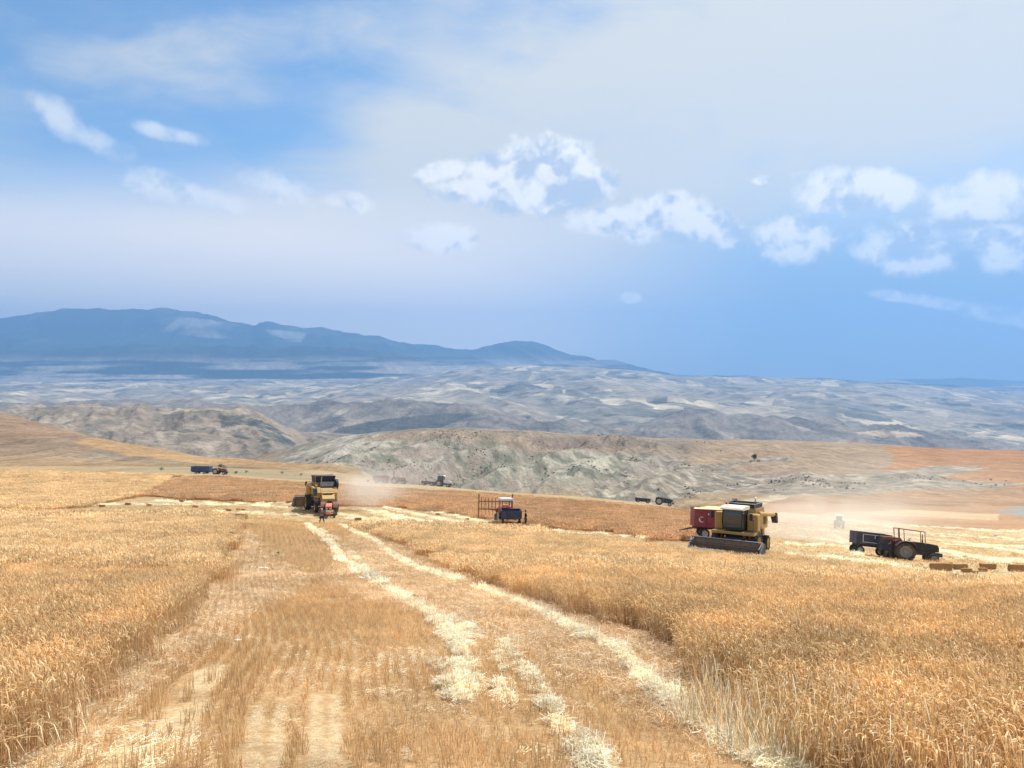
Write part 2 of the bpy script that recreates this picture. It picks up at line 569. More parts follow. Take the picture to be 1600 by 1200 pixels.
for (x0, y0, x1, y1) in ((528, 804, 600, 815), (560, 797, 640, 816), (600, 794, 700, 815), (640, 795, 760, 817), (680, 797, 780, 813), (545, 810, 620, 818),
                         (700, 801, 768, 808), (590, 800, 670, 818), (625, 800, 720, 818), (120, 790, 330, 789), (240, 783, 420, 791), (330, 799, 480, 806),
                         (280, 788, 470, 795), (400, 787, 475, 790), (830, 828, 1010, 842)):
    WIND_C.append(gpoly([(x0, y0), ((x0 + x1) / 2, (y0 + y1) / 2 - 1), (x1, y1)], 12, closed=False))

# ------------------------------------------------------------------ near terrain sheets
NCX = 900
pxs = np.concatenate([np.linspace(-800, -60, 90)[:-1], np.linspace(-60, 1660, 700), np.linspace(1660, 2400, 90)[1:]])
Yr = np.concatenate([np.exp(np.linspace(math.log(2.2), math.log(60), 130))[:-1], np.exp(np.linspace(math.log(60), math.log(1080), 470))])
PX, YY = np.meshgrid(pxs, Yr)
XX = (PX - CX) / F * YY
ZZ = -ground_q(PX, YY) * YY + relief(PX, XX, YY)
PY = HY - F * ZZ / YY


def lin(r, g, b):
    c = np.array([r, g, b], float) / 255
    return np.where(c <= 0.04045, c / 12.92, ((c + 0.055) / 1.055) ** 2.4)


def spoly(pts, px, py, soft=2.0):
    """0..1 coverage of an outline given as survey columns/rows, softened by noise"""
    P = np.array(pts, float)
    return inside(P, px, py).astype(float)


C_ = np.zeros(XX.shape + (3,))
SOIL = np.array([0.43, 0.275, 0.135])
C_[:] = SOIL
nz = fbm(XX / 18, YY / 30, 81, 4)[..., None]


def paint(mask, color, amt=1.0):
    global C_
    mk = np.clip(mask * amt, 0, 1)[..., None]
    C_ = C_ * (1 - mk) + np.asarray(color) * mk


jx = PX + 6 * fbm(XX / 12, YY / 12, 91, 3) + 3 * fbm(XX / 60, YY / 60, 92, 3)
jy = PY + 1.6 * fbm(XX / 15, YY / 25, 93, 3)
far = YY > 225
# stubble ground between and beyond the crops
paint((YY > 60) * 1.0, (0.50, 0.36, 0.19))
hv = inside(np.array([(1190, 800), (1230, 800), (1420, 808), (1500, 826), (2400, 838), (2400, 960), (1600, 930), (1205, 875)], float), jx, jy) & (YY > 35) & (YY < 260)
paint(hv * 1.0, (0.64, 0.49, 0.27))
rr = inside(RED, XX, YY)
paint(rr * 1.0, (0.46, 0.25, 0.125))
# dry pasture strip behind the field, left tan hill
past = ((YY > 214) & (PX < 1080)) * 1.0
paint(past, (0.46, 0.33, 0.185))
paint(past * sstep(fbm(XX / 40, YY / 18, 101, 4), 0.0, 0.5), (0.36, 0.29, 0.17))
tan_hill = sstep(YY, 270, 330) * (1 - sstep(PX, 420, 520))
paint(tan_hill, (0.39, 0.265, 0.17))
paint(tan_hill * sstep(fbm(XX / 55, YY / 120, 111, 4), -0.1, 0.5), (0.34, 0.27, 0.19))
paint(inside(np.array([(110, 690), (150, 683), (260, 704), (420, 722), (560, 728), (430, 731), (330, 726), (200, 712)], float), jx, jy) * (YY > 260) * 0.8, (0.58, 0.36, 0.17))
paint(inside(np.array([(-700, 720), (0, 712), (80, 712), (200, 722), (330, 730), (0, 733)], float), jx, jy) * (YY > 235) * 0.5, (0.50, 0.33, 0.17))
# gullied grey green hillside
hill = sstep(YY, 330, 400) * sstep(PX, 420, 470) * (1 - sstep(PX, 1040, 1130))
paint(hill, (0.395, 0.33, 0.265))
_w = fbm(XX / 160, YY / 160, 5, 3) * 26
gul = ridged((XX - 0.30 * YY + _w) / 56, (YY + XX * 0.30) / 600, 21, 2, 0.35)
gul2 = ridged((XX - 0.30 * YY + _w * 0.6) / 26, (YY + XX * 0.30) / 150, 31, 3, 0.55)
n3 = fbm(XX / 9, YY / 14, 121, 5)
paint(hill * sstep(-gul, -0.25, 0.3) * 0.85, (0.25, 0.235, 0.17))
paint(hill * sstep(gul + 0.35 * gul2, 0.45, 0.95), (0.50, 0.465, 0.36))
paint(hill * sstep(n3, 0.1, 0.45), (0.25, 0.25, 0.19))
paint(hill * sstep(-n3, 0.15, 0.5), (0.47, 0.45, 0.36))
# flat brown top of the hill
top = inside(np.array([(560, 690), (620, 672), (640, 655), (1420, 655), (1400, 700), (1330, 716), (1150, 716), (1050, 712), (960, 708), (900, 702), (830, 708), (770, 690), (700, 686)], float), jx, jy) * (YY > 520)
paint(top, (0.38, 0.30, 0.215))
paint(top * sstep(fbm(XX / 120, YY / 30, 131, 3), 0.0, 0.25), (0.27, 0.225, 0.175))
paint(top * inside(np.array([(820, 683), (950, 686), (1060, 689), (1100, 693), (960, 700), (860, 702)], float), jx, jy), (0.30, 0.24, 0.19))
# right: pale scrub slope, orange fields, rocky band
scrub = sstep(PX, 1050, 1130) * sstep(YY, 300, 330)
paint(scrub, (0.44, 0.325, 0.215))
org = [(1375, 699), (1420, 697), (2400, 704), (2400, 765), (1600, 766), (1500, 760), (1420, 752), (1350, 742), (1390, 728), (1398, 712)]
paint(inside(np.array(org, float), jx, jy) * (YY > 300), (0.50, 0.26, 0.125))
band = [(1000, 800), (1080, 772), (1150, 768), (1230, 775), (1340, 772), (1430, 764), (1560, 762), (1620, 757), (1520, 752), (1460, 748), (1545, 730),
        (1480, 727), (1400, 735), (1300, 742), (1250, 738), (1180, 742), (1130, 735), (1180, 722), (1240, 722), (1240, 712), (1150, 722), (1060, 730), (900, 770)]
bm_ = inside(np.array(band, float), jx, jy) * (YY > 290)
n4 = fbm(XX / 5, YY / 7, 141, 4)
paint(bm_, (0.40, 0.335, 0.25))
paint(bm_ * sstep(n4, 0.0, 0.3), (0.27, 0.25, 0.20))
paint(bm_ * sstep(-n4, 0.15, 0.4), (0.55, 0.49, 0.38))
low_o = inside(np.array([(1075, 805), (1130, 783), (1230, 776), (1350, 773), (1430, 766), (1560, 764), (2400, 768), (2400, 836), (1480, 828), (1330, 806), (1220, 800), (1140, 812)], float), jx, jy) * (YY > 150)
paint(low_o, (0.48, 0.275, 0.14))
paint(inside(np.array([(1120, 796), (1140, 784), (1220, 772), (1232, 777), (1190, 788), (1140, 800)], float), jx, jy) * (YY > 150), (0.66, 0.53, 0.34))
paint(inside(np.array([(1225, 812), (1300, 800), (1420, 797), (1560, 803), (1560, 812), (1400, 806), (1260, 818)], float), jx, jy) * (YY > 140), (0.62, 0.44, 0.25))
paint(inside(np.array([(1555, 800), (1620, 785), (2000, 780), (2000, 808), (1620, 812)], float), jx, jy) * (YY > 150), (0.34, 0.31, 0.26))
C_ *= (1 + 0.14 * nz)
C_ *= (1 + 0.10 * fbm(XX / 3.0, YY / 4.0, 151, 3)[..., None])

nearm = YY < 25
for S in STRIPS:
    d = np.full(XX.shape, 9.0)
    d[nearm] = poly_dist(S, XX[nearm], YY[nearm])
    paint((1 - sstep(d, 0.03, 0.09)) * sstep(fbm(XX / 0.25, YY / 0.5, 27, 3), -0.45, 0.1), (0.60, 0.45, 0.26), 0.6)
ch = np.zeros(XX.shape)
ch[nearm] = inside(CHAFF, XX[nearm] + 0.15 * fbm(XX[nearm] * 2, YY[nearm] * 2, 7, 3), YY[nearm])
paint(ch * sstep(fbm(XX / 0.5, YY / 0.7, 17, 3), -0.3, 0.2), (0.62, 0.47, 0.27), 0.7)
# worn trails on the soil under the straw rows
for P in WIND_R + WIND_C:
    bb = (YY > P[:, 1].min() - 3) & (YY < P[:, 1].max() + 3)
    d = np.full(XX.shape, 9.0)
    d[bb] = poly_dist(P, XX[bb], YY[bb])
    paint(1 - sstep(d, 0.4, 1.1), (0.82, 0.70, 0.45), 0.8)

C_ *= np.where(YY > 30, 0.74, 0.9)[..., None]
mat_ground, nt = material('field_ground')
a = nt.n('ShaderNodeAttribute', attribute_name='col').outputs['Color']
pos = nt.n('ShaderNodeNewGeometry').outputs['Position']
f1 = nt.noise(pos, 0.9, 6, 0.65)
f2 = nt.noise(pos, 14.0, 5, 0.7)
f3 = nt.noise(pos, 0.07, 4, 0.6)
fac = nt.m('MULTIPLY', nt.smooth(f1, 0.25, 0.75, 0.78, 1.2), nt.smooth(f2, 0.25, 0.75, 0.7, 1.28))
fac = nt.m('MULTIPLY', fac, nt.smooth(f3, 0.3, 0.7, 0.9, 1.1))
cc = nt.v('SCALE', a, scale=fac)
finish(nt, cc, 0.95, 0.1, bump=(nt.m('ADD', nt.m('MULTIPLY', f1, 0.5), nt.m('MULTIPLY', f2, 0.06)), 0.35, 0.8))

mat_hill, nt = material('eroded_hillside')
a = nt.n('ShaderNodeAttribute', attribute_name='col').outputs['Color']
pos = nt.n('ShaderNodeNewGeometry').outputs['Position']
f1 = nt.noise(pos, 0.045, 8, 0.68)
f2 = nt.noise(pos, 0.35, 6, 0.7)
mp = nt.n('ShaderNodeMapping')
nt.set(mp.inputs[0], pos)
mp.inputs['Rotation'].default_value = (0, 0, math.radians(28))
mp.inputs['Scale'].default_value = (0.16, 0.02, 0.06)
f4 = nt.noise(mp.outputs[0], 1.0, 6, 0.62, 0.6)
fac = nt.m('MULTIPLY', nt.smooth(f1, 0.25, 0.75, 0.66, 1.12), nt.smooth(f2, 0.3, 0.7, 0.72, 1.18))
fac = nt.m('MULTIPLY', fac, nt.smooth(f4, 0.3, 0.7, 0.85, 1.15))
cc = nt.v('SCALE', a, scale=fac)
finish(nt, cc, 0.95, 0.1, bump=(nt.m('ADD', nt.m('MULTIPLY', f4, 1.2), nt.m('MULTIPLY', f2, 0.4)), 3.0, 0.8))

FQ = grid_faces(len(Yr), len(pxs))
V = np.stack([XX, YY, ZZ], -1).reshape(-1, 3)
CV = C_.reshape(-1, 3)
rowY = Yr[:-1]
ri = np.arange(len(FQ)) // (len(pxs) - 1)
ksplit = int(np.searchsorted(Yr, 262))


def sub_sheet(name, r0, r1, mat, ):
    nc = len(pxs)
    v = V[r0 * nc:(r1 + 1) * nc]
    c = CV[r0 * nc:(r1 + 1) * nc]
    return new_mesh(name, v, grid_faces(r1 - r0 + 1, nc), mat, c, smooth=True)


o = sub_sheet('field_ground', 0, ksplit, mat_ground)
tag(o, 'sloping harvested field ground with golden soil and stubble', kind='structure')
o = sub_sheet('hillside', ksplit, len(Yr) - 1, mat_hill)
tag(o, 'eroded grey green hillside with gullies beyond the wheat fields', kind='structure')


# ------------------------------------------------------------------ far hills and mountains
def polyline(pts, px):
    p = np.array(pts, float)
    return np.interp(px, p[:, 0], p[:, 1])


def hill_sheet(name, label, knots, ny, px0=-900, px1=2500, dpx=4.0, amp=0.0, wl=100.0, seed=1, colr=None, mat=None, slant=0.4, wav=0.0, crest_j=1.0, rough_wl=None):
    """knots: list of (distance, outline) from near to far; heights follow between them"""
    px = np.concatenate([np.linspace(px0, -40, 60)[:-1], np.arange(-40, 1640, dpx), np.linspace(1640, px1, 60)])
    Yk = np.array([k[0] for k in knots], float)
    Ys = np.exp(np.linspace(math.log(Yk[0]), math.log(Yk[-1]), ny))
    PXg, YG = np.meshgrid(px, Ys)
    Zk = np.array([-(polyline(k[1], px) - HY) / F * k[0] for k in knots])
    ly = np.log(Ys)
    lk = np.log(Yk)
    idx = np.clip(np.searchsorted(lk, ly, side='right') - 1, 0, len(lk) - 2)
    t = (ly - lk[idx]) / (lk[idx + 1] - lk[idx])
    t = t * t * (3 - 2 * t) * 0.6 + t * 0.4
    Z = Zk[idx] * (1 - t[:, None]) + Zk[idx + 1] * t[:, None]
    X = (PXg - CX) / F * YG
    w = fbm(X / (wl * 2.2), YG / (wl * 2.2), seed + 3, 3) * wl * 0.45
    g = ridged((X + slant * YG + w) / wl, (YG - slant * X) / (wl * 3.5), seed, 4, 0.5)
    env = np.sin(np.clip((ly - lk[0]) / (lk[-1] - lk[0]), 0, 1) * math.pi) ** 0.6
    Z = Z + g * amp * env[:, None] + wav * fbm(X / (wl * 4), YG / (wl * 6), seed + 9, 4)
    Z = Z + crest_j * fbm(X / (wl * 0.3), YG / (wl * 0.3), seed + 17, 4)
    c = colr(PXg, HY - F * Z / YG, X, YG) if colr else None
    o = new_mesh(name, np.stack([X, YG, Z], -1).reshape(-1, 3), grid_faces(ny, len(px)), mat, c.reshape(-1, 3) if c is not None else None, smooth=True)
    return tag(o, label, kind='structure')


def cmix(base, *layers):
    c = np.zeros(layers[0][0].shape + (3,)) + np.array(base) if layers else None
    for mk, cc in layers:
        c = c * (1 - mk[..., None]) + np.array(cc) * mk[..., None]
    return c


mat_far, nt = material('far_land')
a = nt.n('ShaderNodeAttribute', attribute_name='col').outputs['Color']
pos = nt.n('ShaderNodeNewGeometry').outputs['Position']
f1 = nt.noise(pos, 0.012, 8, 0.7)
f2 = nt.noise(pos, 0.07, 5, 0.7)
fac = nt.m('MULTIPLY', nt.smooth(f1, 0.25, 0.75, 0.42, 0.90), nt.smooth(f2, 0.3, 0.7, 0.7, 1.2))
finish(nt, nt.v('SCALE', a, scale=fac), 0.95, 0.1, bump=(nt.m('ADD', f1, nt.m('MULTIPLY', f2, 0.3)), 14.0, 0.9))

mat_plain, nt = material('far_farmland')
a = nt.n('ShaderNodeAttribute', attribute_name='col').outputs['Color']
am = nt.n('ShaderNodeAttribute', attribute_name='col').outputs['Alpha']
pos = nt.n('ShaderNodeNewGeometry').outputs['Position']
wp = nt.v('ADD', pos, nt.v('SCALE', nt.v('SUBTRACT', nt.noise(pos, 0.002, 4, color=True), (0.5, 0.5, 0.5)), scale=420.0))
vo = nt.n('ShaderNodeTexVoronoi', feature='F1', distance='CHEBYCHEV')
mp = nt.n('ShaderNodeMapping')
nt.set(mp.inputs[0], wp)
mp.inputs['Scale'].default_value = (0.0085, 0.0040, 0.0)
mp.inputs['Rotation'].default_value = (0, 0, math.radians(17))
nt.set(vo.inputs['Vector'], mp.outputs[0])
vo.inputs['Scale'].default_value = 1.0
sepc = nt.n('ShaderNodeSeparateColor')
nt.set(sepc.inputs[0], vo.outputs['Color'])
patch = nt.ramp(sepc.outputs[0], [(0.0, (0.10, 0.12, 0.07)), (0.16, (0.24, 0.22, 0.15)), (0.40, (0.36, 0.31, 0.22)), (0.62, (0.50, 0.42, 0.28)), (0.80, (0.80, 0.66, 0.43)), (1.0, (0.92, 0.76, 0.50))])
big = nt.noise(pos, 0.0011, 5, 0.6)
f1 = nt.noise(pos, 0.008, 8, 0.7)
sel = nt.smooth(big, 0.42, 0.58)
c = nt.mix(nt.m('MULTIPLY', sel, 0.85), a, patch)
wood = nt.smooth(nt.noise(pos, 0.0035, 7, 0.65), 0.56, 0.62)
c = nt.mix(nt.m('MULTIPLY', wood, 0.7), c, (0.07, 0.09, 0.06))
fac = nt.smooth(f1, 0.3, 0.7, 0.42, 0.90)
finish(nt, nt.v('SCALE', c, scale=fac), 0.95, 0.1, bump=(f1, 30.0, 0.8))


def col_D1(px, py, X, Y):
    n = fbm(X / 60, Y / 90, 5, 4)
    cliff = inside(np.array([(340, 650), (400, 648), (425, 665), (470, 690), (455, 700), (400, 698), (350, 675)], float), px, py).astype(float)
    return cmix((0.33, 0.29, 0.215), (np.ones_like(px), (0.38, 0.305, 0.22)), (sstep(n, 0.05, 0.4), (0.27, 0.235, 0.17)), (sstep(-n, 0.2, 0.5), (0.46, 0.385, 0.28)),
                (cliff * sstep(fbm(X / 22, Y / 40, 8, 4), -0.3, 0.2), (0.13, 0.14, 0.12)))


def col_D2(px, py, X, Y):
    n = fbm(X / 120, Y / 200, 15, 4)
    s = sstep(-n, 0.2, 0.5)
    darkband = inside(np.array([(510, 683), (530, 668), (600, 655), (700, 645), (740, 648), (690, 668), (620, 682)], float), px, py).astype(float)
    field = inside(np.array([(1330, 676), (1380, 672), (1430, 676), (1445, 682), (1380, 684)], float), px, py).astype(float)
    return cmix((0.3, 0.28, 0.22), (np.ones_like(px), (0.31, 0.27, 0.215)), (sstep(n, 0.0, 0.4), (0.20, 0.185, 0.15)), (s, (0.43, 0.365, 0.28)),
                (darkband, (0.13, 0.13, 0.11)), (field, (0.66, 0.5, 0.33)))


def col_C(px, py, X, Y):
    n = fbm(X / 500, Y / 1200, 25, 4)
    l = 1 - sstep(px, 500, 900)
    return cmix((0.35, 0.32, 0.25), (np.ones_like(px), (0.42, 0.35, 0.24)), (sstep(n, 0.0, 0.4), (0.30, 0.27, 0.19)), (sstep(-n, 0.25, 0.5), (0.56, 0.46, 0.31)),
                (l * sstep(n, -0.1, 0.3) * (Y < 6500), (0.44, 0.38, 0.28)))


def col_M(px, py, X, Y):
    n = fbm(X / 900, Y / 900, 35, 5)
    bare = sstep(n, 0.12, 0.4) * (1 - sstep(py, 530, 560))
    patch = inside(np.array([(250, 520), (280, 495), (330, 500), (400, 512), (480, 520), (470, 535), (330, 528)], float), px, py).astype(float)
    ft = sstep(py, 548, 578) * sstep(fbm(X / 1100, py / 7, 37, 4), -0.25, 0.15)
    return cmix((0.04, 0.06, 0.04), (np.ones_like(px), (0.035, 0.06, 0.05)), (bare * 0.5, (0.2, 0.2, 0.15)), (patch * sstep(n, -0.3, 0.2), (0.38, 0.35, 0.29)), (ft, (0.48, 0.42, 0.34)))  # forest base colour kept darker in place of cloud shadow over the mountain


def col_dark(px, py, X, Y):
    n = fbm(X / 700, Y / 700, 45, 4)
    return cmix((0.05, 0.07, 0.05), (np.ones_like(px), (0.035, 0.058, 0.05)), (sstep(n, 0.25, 0.5) * 0.5, (0.2, 0.2, 0.16)))


D1C = [(-900, 655), (-400, 648), (0, 640), (60, 639), (200, 635), (330, 637), (400, 643), (440, 664), (480, 690), (560, 705), (700, 730), (2500, 760)]
hill_sheet('hill', 'grey brown eroded hill behind the left tan slope', [
    (1120, [(-900, 760), (2500, 820)]), (1300, [(-900, 716), (300, 722), (500, 735), (2500, 800)]),
    (1500, [(-900, 690), (100, 676), (300, 680), (430, 700), (520, 716), (2500, 780)]),
    (1850, D1C), (2500, [(-900, 680), (400, 672), (2500, 760)])],
    170, amp=16, wl=80, seed=101, colr=col_D1, mat=mat_far, slant=0.5, crest_j=3.0, dpx=3)
D2C = [(-900, 640), (0, 634), (300, 629), (420, 640), (500, 633), (580, 628), (680, 631), (760, 640), (850, 655), (950, 668), (1010, 666), (1050, 650), (1090, 642),
       (1150, 645), (1200, 655), (1290, 660), (1400, 667), (1480, 681), (1600, 702), (2500, 730)]
hill_sheet('hill', 'bluish bare hills with ribbed gullies in the middle distance', [
    (2300, [(-900, 760), (2500, 800)]), (2700, [(-900, 690), (400, 690), (800, 700), (1100, 700), (1600, 726), (2500, 740)]),
    (3500, D2C), (4300, [(-900, 660), (900, 676), (2500, 740)])],
    150, amp=32, wl=170, seed=201, colr=col_D2, mat=mat_far, slant=-0.25, crest_j=5.0, dpx=3)
CC = [(-900, 604), (0, 602), (300, 600), (560, 592), (700, 584), (760, 577), (830, 574), (900, 577), (1000, 582), (1150, 589), (1260, 592), (1400, 600), (1500, 608), (1600, 616), (2500, 634)]
o = hill_sheet('farmland_plain', 'broad pale plain with scattered fields and woods below the mountains', [
    (3600, [(-900, 720), (2500, 780)]), (4200, [(-900, 655), (300, 650), (700, 655), (900, 660), (1200, 668), (1450, 690), (2500, 720)]),
    (5500, [(-900, 628), (0, 628), (400, 632), (700, 618), (1000, 625), (1300, 637), (1600, 660), (2500, 690)]),
    (7500, [(-900, 612), (0, 610), (500, 609), (800, 598), (1000, 601), (1300, 611), (1600, 634), (2500, 655)]),
    (9000, CC), (10300, [(-900, 630), (2500, 660)])],
    260, amp=55, wl=560, seed=301, colr=col_C, mat=mat_plain, slant=0.3, wav=50, crest_j=6.0)
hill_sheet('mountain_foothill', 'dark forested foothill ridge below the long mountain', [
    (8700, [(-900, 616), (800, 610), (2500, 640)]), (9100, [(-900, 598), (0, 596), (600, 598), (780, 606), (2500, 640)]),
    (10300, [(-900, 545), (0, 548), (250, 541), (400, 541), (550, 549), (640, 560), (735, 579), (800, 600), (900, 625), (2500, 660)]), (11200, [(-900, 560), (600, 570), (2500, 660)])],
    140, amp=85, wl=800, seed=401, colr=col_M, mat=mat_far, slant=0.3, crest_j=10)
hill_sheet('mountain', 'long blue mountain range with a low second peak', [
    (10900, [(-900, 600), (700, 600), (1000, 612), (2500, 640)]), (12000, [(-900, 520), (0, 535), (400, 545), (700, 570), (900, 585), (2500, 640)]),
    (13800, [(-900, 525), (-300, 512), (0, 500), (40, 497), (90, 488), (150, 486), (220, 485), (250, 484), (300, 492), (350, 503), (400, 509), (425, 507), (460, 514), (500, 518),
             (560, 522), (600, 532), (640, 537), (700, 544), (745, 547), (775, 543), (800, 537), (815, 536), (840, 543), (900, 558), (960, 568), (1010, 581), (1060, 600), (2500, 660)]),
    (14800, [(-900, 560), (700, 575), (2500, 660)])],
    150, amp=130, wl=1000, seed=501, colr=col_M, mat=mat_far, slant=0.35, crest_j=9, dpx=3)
hill_sheet('distant_ridge', 'faint low blue ridge along the right skyline', [
    (15000, [(-900, 620), (2500, 625)]), (16500, [(-900, 600), (900, 592), (1010, 584), (1150, 587), (1240, 592), (1330, 597), (1400, 592), (1500, 591), (1600, 597), (2500, 604)]),
    (17600, [(-900, 620), (2500, 620)])],
    40, amp=25, wl=1500, seed=601, colr=col_dark, mat=mat_far, slant=0.2, crest_j=6)

# ------------------------------------------------------------------ haze: even air round everything
mh, nt = material('haze_air')
pv = nt.n('ShaderNodeVolumePrincipled')
pv.inputs['Color'].default_value = (0.215, 0.43, 0.77, 1)
pv.inputs['Density'].default_value = 0.000095
pv.inputs['Anisotropy'].default_value = 0.25
oo = nt.n('ShaderNodeOutputMaterial')
nt.t.links.new(pv.outputs[0], oo.inputs['Volume'])


def box_mesh(name, lo, hi, mat, parent=None):
    x0, y0, z0 = lo
    x1, y1, z1 = hi
    v = [(x0, y0, z0), (x1, y0, z0), (x1, y1, z0), (x0, y1, z0), (x0, y0, z1), (x1, y0, z1), (x1, y1, z1), (x0, y1, z1)]
    f = [(0, 3, 2, 1), (4, 5, 6, 7), (0, 1, 5, 4), (1, 2, 6, 5), (2, 3, 7, 6), (3, 0, 4, 7)]
    return new_mesh(name, v, f, mat, parent=parent)


hz = box_mesh('haze', (-42000, -1200, -2200), (42000, 18300, 1500), mh)
tag(hz, 'pale blue summer air between the fields and the mountains', kind='stuff')

#@@PART2
# ------------------------------------------------------------------ crops and straw: clumps of stalks
def plant_mat(name, gain=(1, 1, 1), transl=0.45):
    m, nt = material(name)
    a = nt.n('ShaderNodeAttribute', attribute_name='col').outputs['Color']
    oi = nt.n('ShaderNodeObjectInfo')
    pos = nt.n('ShaderNodeNewGeometry').outputs['Position']
    big = nt.noise(pos, 0.09, 4, 0.6)
    med = nt.noise(pos, 0.8, 3, 0.6)
    f = nt.m('MULTIPLY', nt.smooth(oi.outputs['Random'], 0.0, 1.0, 0.86, 1.12), nt.smooth(big, 0.3, 0.7, 0.88, 1.1))
    f = nt.m('MULTIPLY', f, nt.smooth(med, 0.3, 0.7, 1.0, 1.3))
    c = nt.v('MULTIPLY', nt.v('SCALE', a, scale=f), (gain[0] * 1.0, gain[1] * 1.045, gain[2] * 1.21))
    d = nt.n('ShaderNodeBsdfDiffuse')
    nt.set(d.inputs[0], c)
    t = nt.n('ShaderNodeBsdfTranslucent')
    nt.set(t.inputs[0], c)
    mx = nt.n('ShaderNodeMixShader')
    mx.inputs[0].default_value = transl
    nt.t.links.new(d.outputs[0], mx.inputs[1])
    nt.t.links.new(t.outputs[0], mx.inputs[2])
    g = nt.n('ShaderNodeBsdfGlossy')
    g.inputs['Roughness'].default_value = 0.45
    nt.set(g.inputs[0], (1, 0.95, 0.8, 1))
    mx2 = nt.n('ShaderNodeMixShader')
    mx2.inputs[0].default_value = 0.045
    nt.t.links.new(mx.outputs[0], mx2.inputs[1])
    nt.t.links.new(g.outputs[0], mx2.inputs[2])
    o = nt.n('ShaderNodeOutputMaterial')
    nt.t.links.new(mx2.outputs[0], o.inputs[0])
    return m


def ribbons(P, Wd, C):
    """P: n,k,3 centre lines; Wd: n,k,3 half width vectors; C: n,k,3 colours -> arrays"""
    n, k = P.shape[:2]
    V = np.stack([P - Wd, P + Wd], 2).reshape(-1, 3)
    Cc = np.repeat(C.reshape(-1, 3), 2, 0)
    b = (np.arange(n)[:, None] * k + np.arange(k - 1)[None]).ravel() * 2
    Fc = np.stack([b, b + 1, b + 3, b + 2], -1)
    return V, Fc, Cc


def join(parts):
    V, Fc, C, o = [], [], [], 0
    for v, f, c in parts:
        V.append(v)
        Fc.append(f + o)
        C.append(c)
        o += len(v)
    return np.concatenate(V), np.concatenate(Fc), np.concatenate(C)


def perp(rg, n):
    a = rg.uniform(0, 2 * math.pi, n)
    return np.stack([np.cos(a), np.sin(a), np.zeros(n)], -1)


def pick(rg, n, cols, w=None):
    return np.array(cols, float)[rg.choice(len(cols), n, p=w)] * rg.uniform(0.85, 1.12, (n, 1))


def wheat_clump(seed, n, half, h, ear=0.1, wst=0.0022, wear=0.0075, ribs=1, stemcol=None, earcol=None):
    rg = np.random.default_rng(seed)
    base = np.zeros((n, 3))
    base[:, :2] = rg.uniform(-half, half, (n, 2))
    H = h * rg.normal(1, 0.06, n)
    lean = perp(rg, n)
    lean = lean * 0.6 + np.array([-0.5, -0.15, 0])
    L = rg.uniform(0.02, 0.16, n)
    ts = np.array([0, 0.5, 1.0])
    P = base[:, None] + np.array([0, 0, 1.0]) * (H[:, None] * ts)[..., None] + lean[:, None] * (L[:, None] * ts ** 2)[..., None]
    wdir = perp(rg, n)
    Wd = wdir[:, None] * (wst * np.array([1.1, 1, 0.8]))[None, :, None]
    sc = stemcol or [(0.55, 0.31, 0.12), (0.64, 0.41, 0.17), (0.46, 0.235, 0.085), (0.74, 0.55, 0.28)]
    ec = earcol or [(0.78, 0.53, 0.23), (0.70, 0.45, 0.18), (0.88, 0.67, 0.35), (0.62, 0.38, 0.15)]
    c = pick(rg, n, sc)
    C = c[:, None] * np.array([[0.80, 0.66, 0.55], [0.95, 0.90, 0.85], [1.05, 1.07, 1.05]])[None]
    parts = [ribbons(P, Wd, C)]
    # drooping ears with awns
    tip = P[:, -1]
    hd = lean / (np.linalg.norm(lean, axis=1, keepdims=True) + 1e-6)
    bend = rg.uniform(0.1, 1.5, n)
    te = np.array([0, 0.33, 0.7, 1.0])
    ang = bend[:, None] * te[None] * 1.2
    E = ear * rg.uniform(0.8, 1.3, n)
    stepv = np.cumsum(np.concatenate([np.zeros((n, 1)), np.diff(te)[None] * E[:, None]], 1), 1)
    Pe = tip[:, None] + hd[:, None] * (stepv * np.sin(ang))[..., None] + np.array([0, 0, 1.0]) * (stepv * np.cos(ang))[..., None]
    ce = pick(rg, n, ec)
    prof = np.array([0.45, 1.0, 0.95, 0.25])
    for q in range(ribs):
        wd = perp(rg, n)
        parts.append(ribbons(Pe, wd[:, None] * (wear * prof)[None, :, None], ce[:, None] * np.array([0.9, 1, 1.05, 1.1])[None, :, None]))
    if ribs > 1:   # loose leaf blades
        m = n // 2
        bl = P[:m, 1]
        d = perp(rg, m)
        tl = np.array([0, 0.5, 1.0])
        ll = rg.uniform(0.08, 0.2, m)
        Pl = bl[:, None] + d[:, None] * (ll[:, None] * tl)[..., None] + np.array([0, 0, 1.0]) * ((0.12 * tl - 0.25 * tl ** 2) * 1.0)[None, :, None]
        cl = pick(rg, m, [(0.72, 0.53, 0.27), (0.6, 0.4, 0.18)])
        parts.append(ribbons(Pl, np.cross(d, [0, 0, 1.0])[:, None] * (0.004 * np.array([1, 0.9, 0.2]))[None, :, None], np.repeat(cl[:, None], 3, 1)))
    return join(parts)


def stubble_clump(seed, n, lx, ly, h, w, cols, lean=0.05, hv=0.2):
    rg = np.random.default_rng(seed)
    base = np.zeros((n, 3))
    base[:, 0] = rg.normal(0, lx, n)
    base[:, 1] = rg.uniform(-ly, ly, n)
    H = h * np.clip(rg.normal(1, hv, n), 0.3, 1.7)
    ln = perp(rg, n) * rg.uniform(0, lean, n)[:, None]
    ts = np.array([0, 1.0])
    P = base[:, None] + np.array([0, 0, 1.0]) * (H[:, None] * ts)[..., None] + ln[:, None] * ts[None, :, None]
    Wd = perp(rg, n)[:, None] * (w * np.array([1, 0.9]))[None, :, None]
    c = pick(rg, n, cols)
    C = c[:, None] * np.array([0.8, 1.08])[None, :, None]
    return ribbons(P, Wd, C)


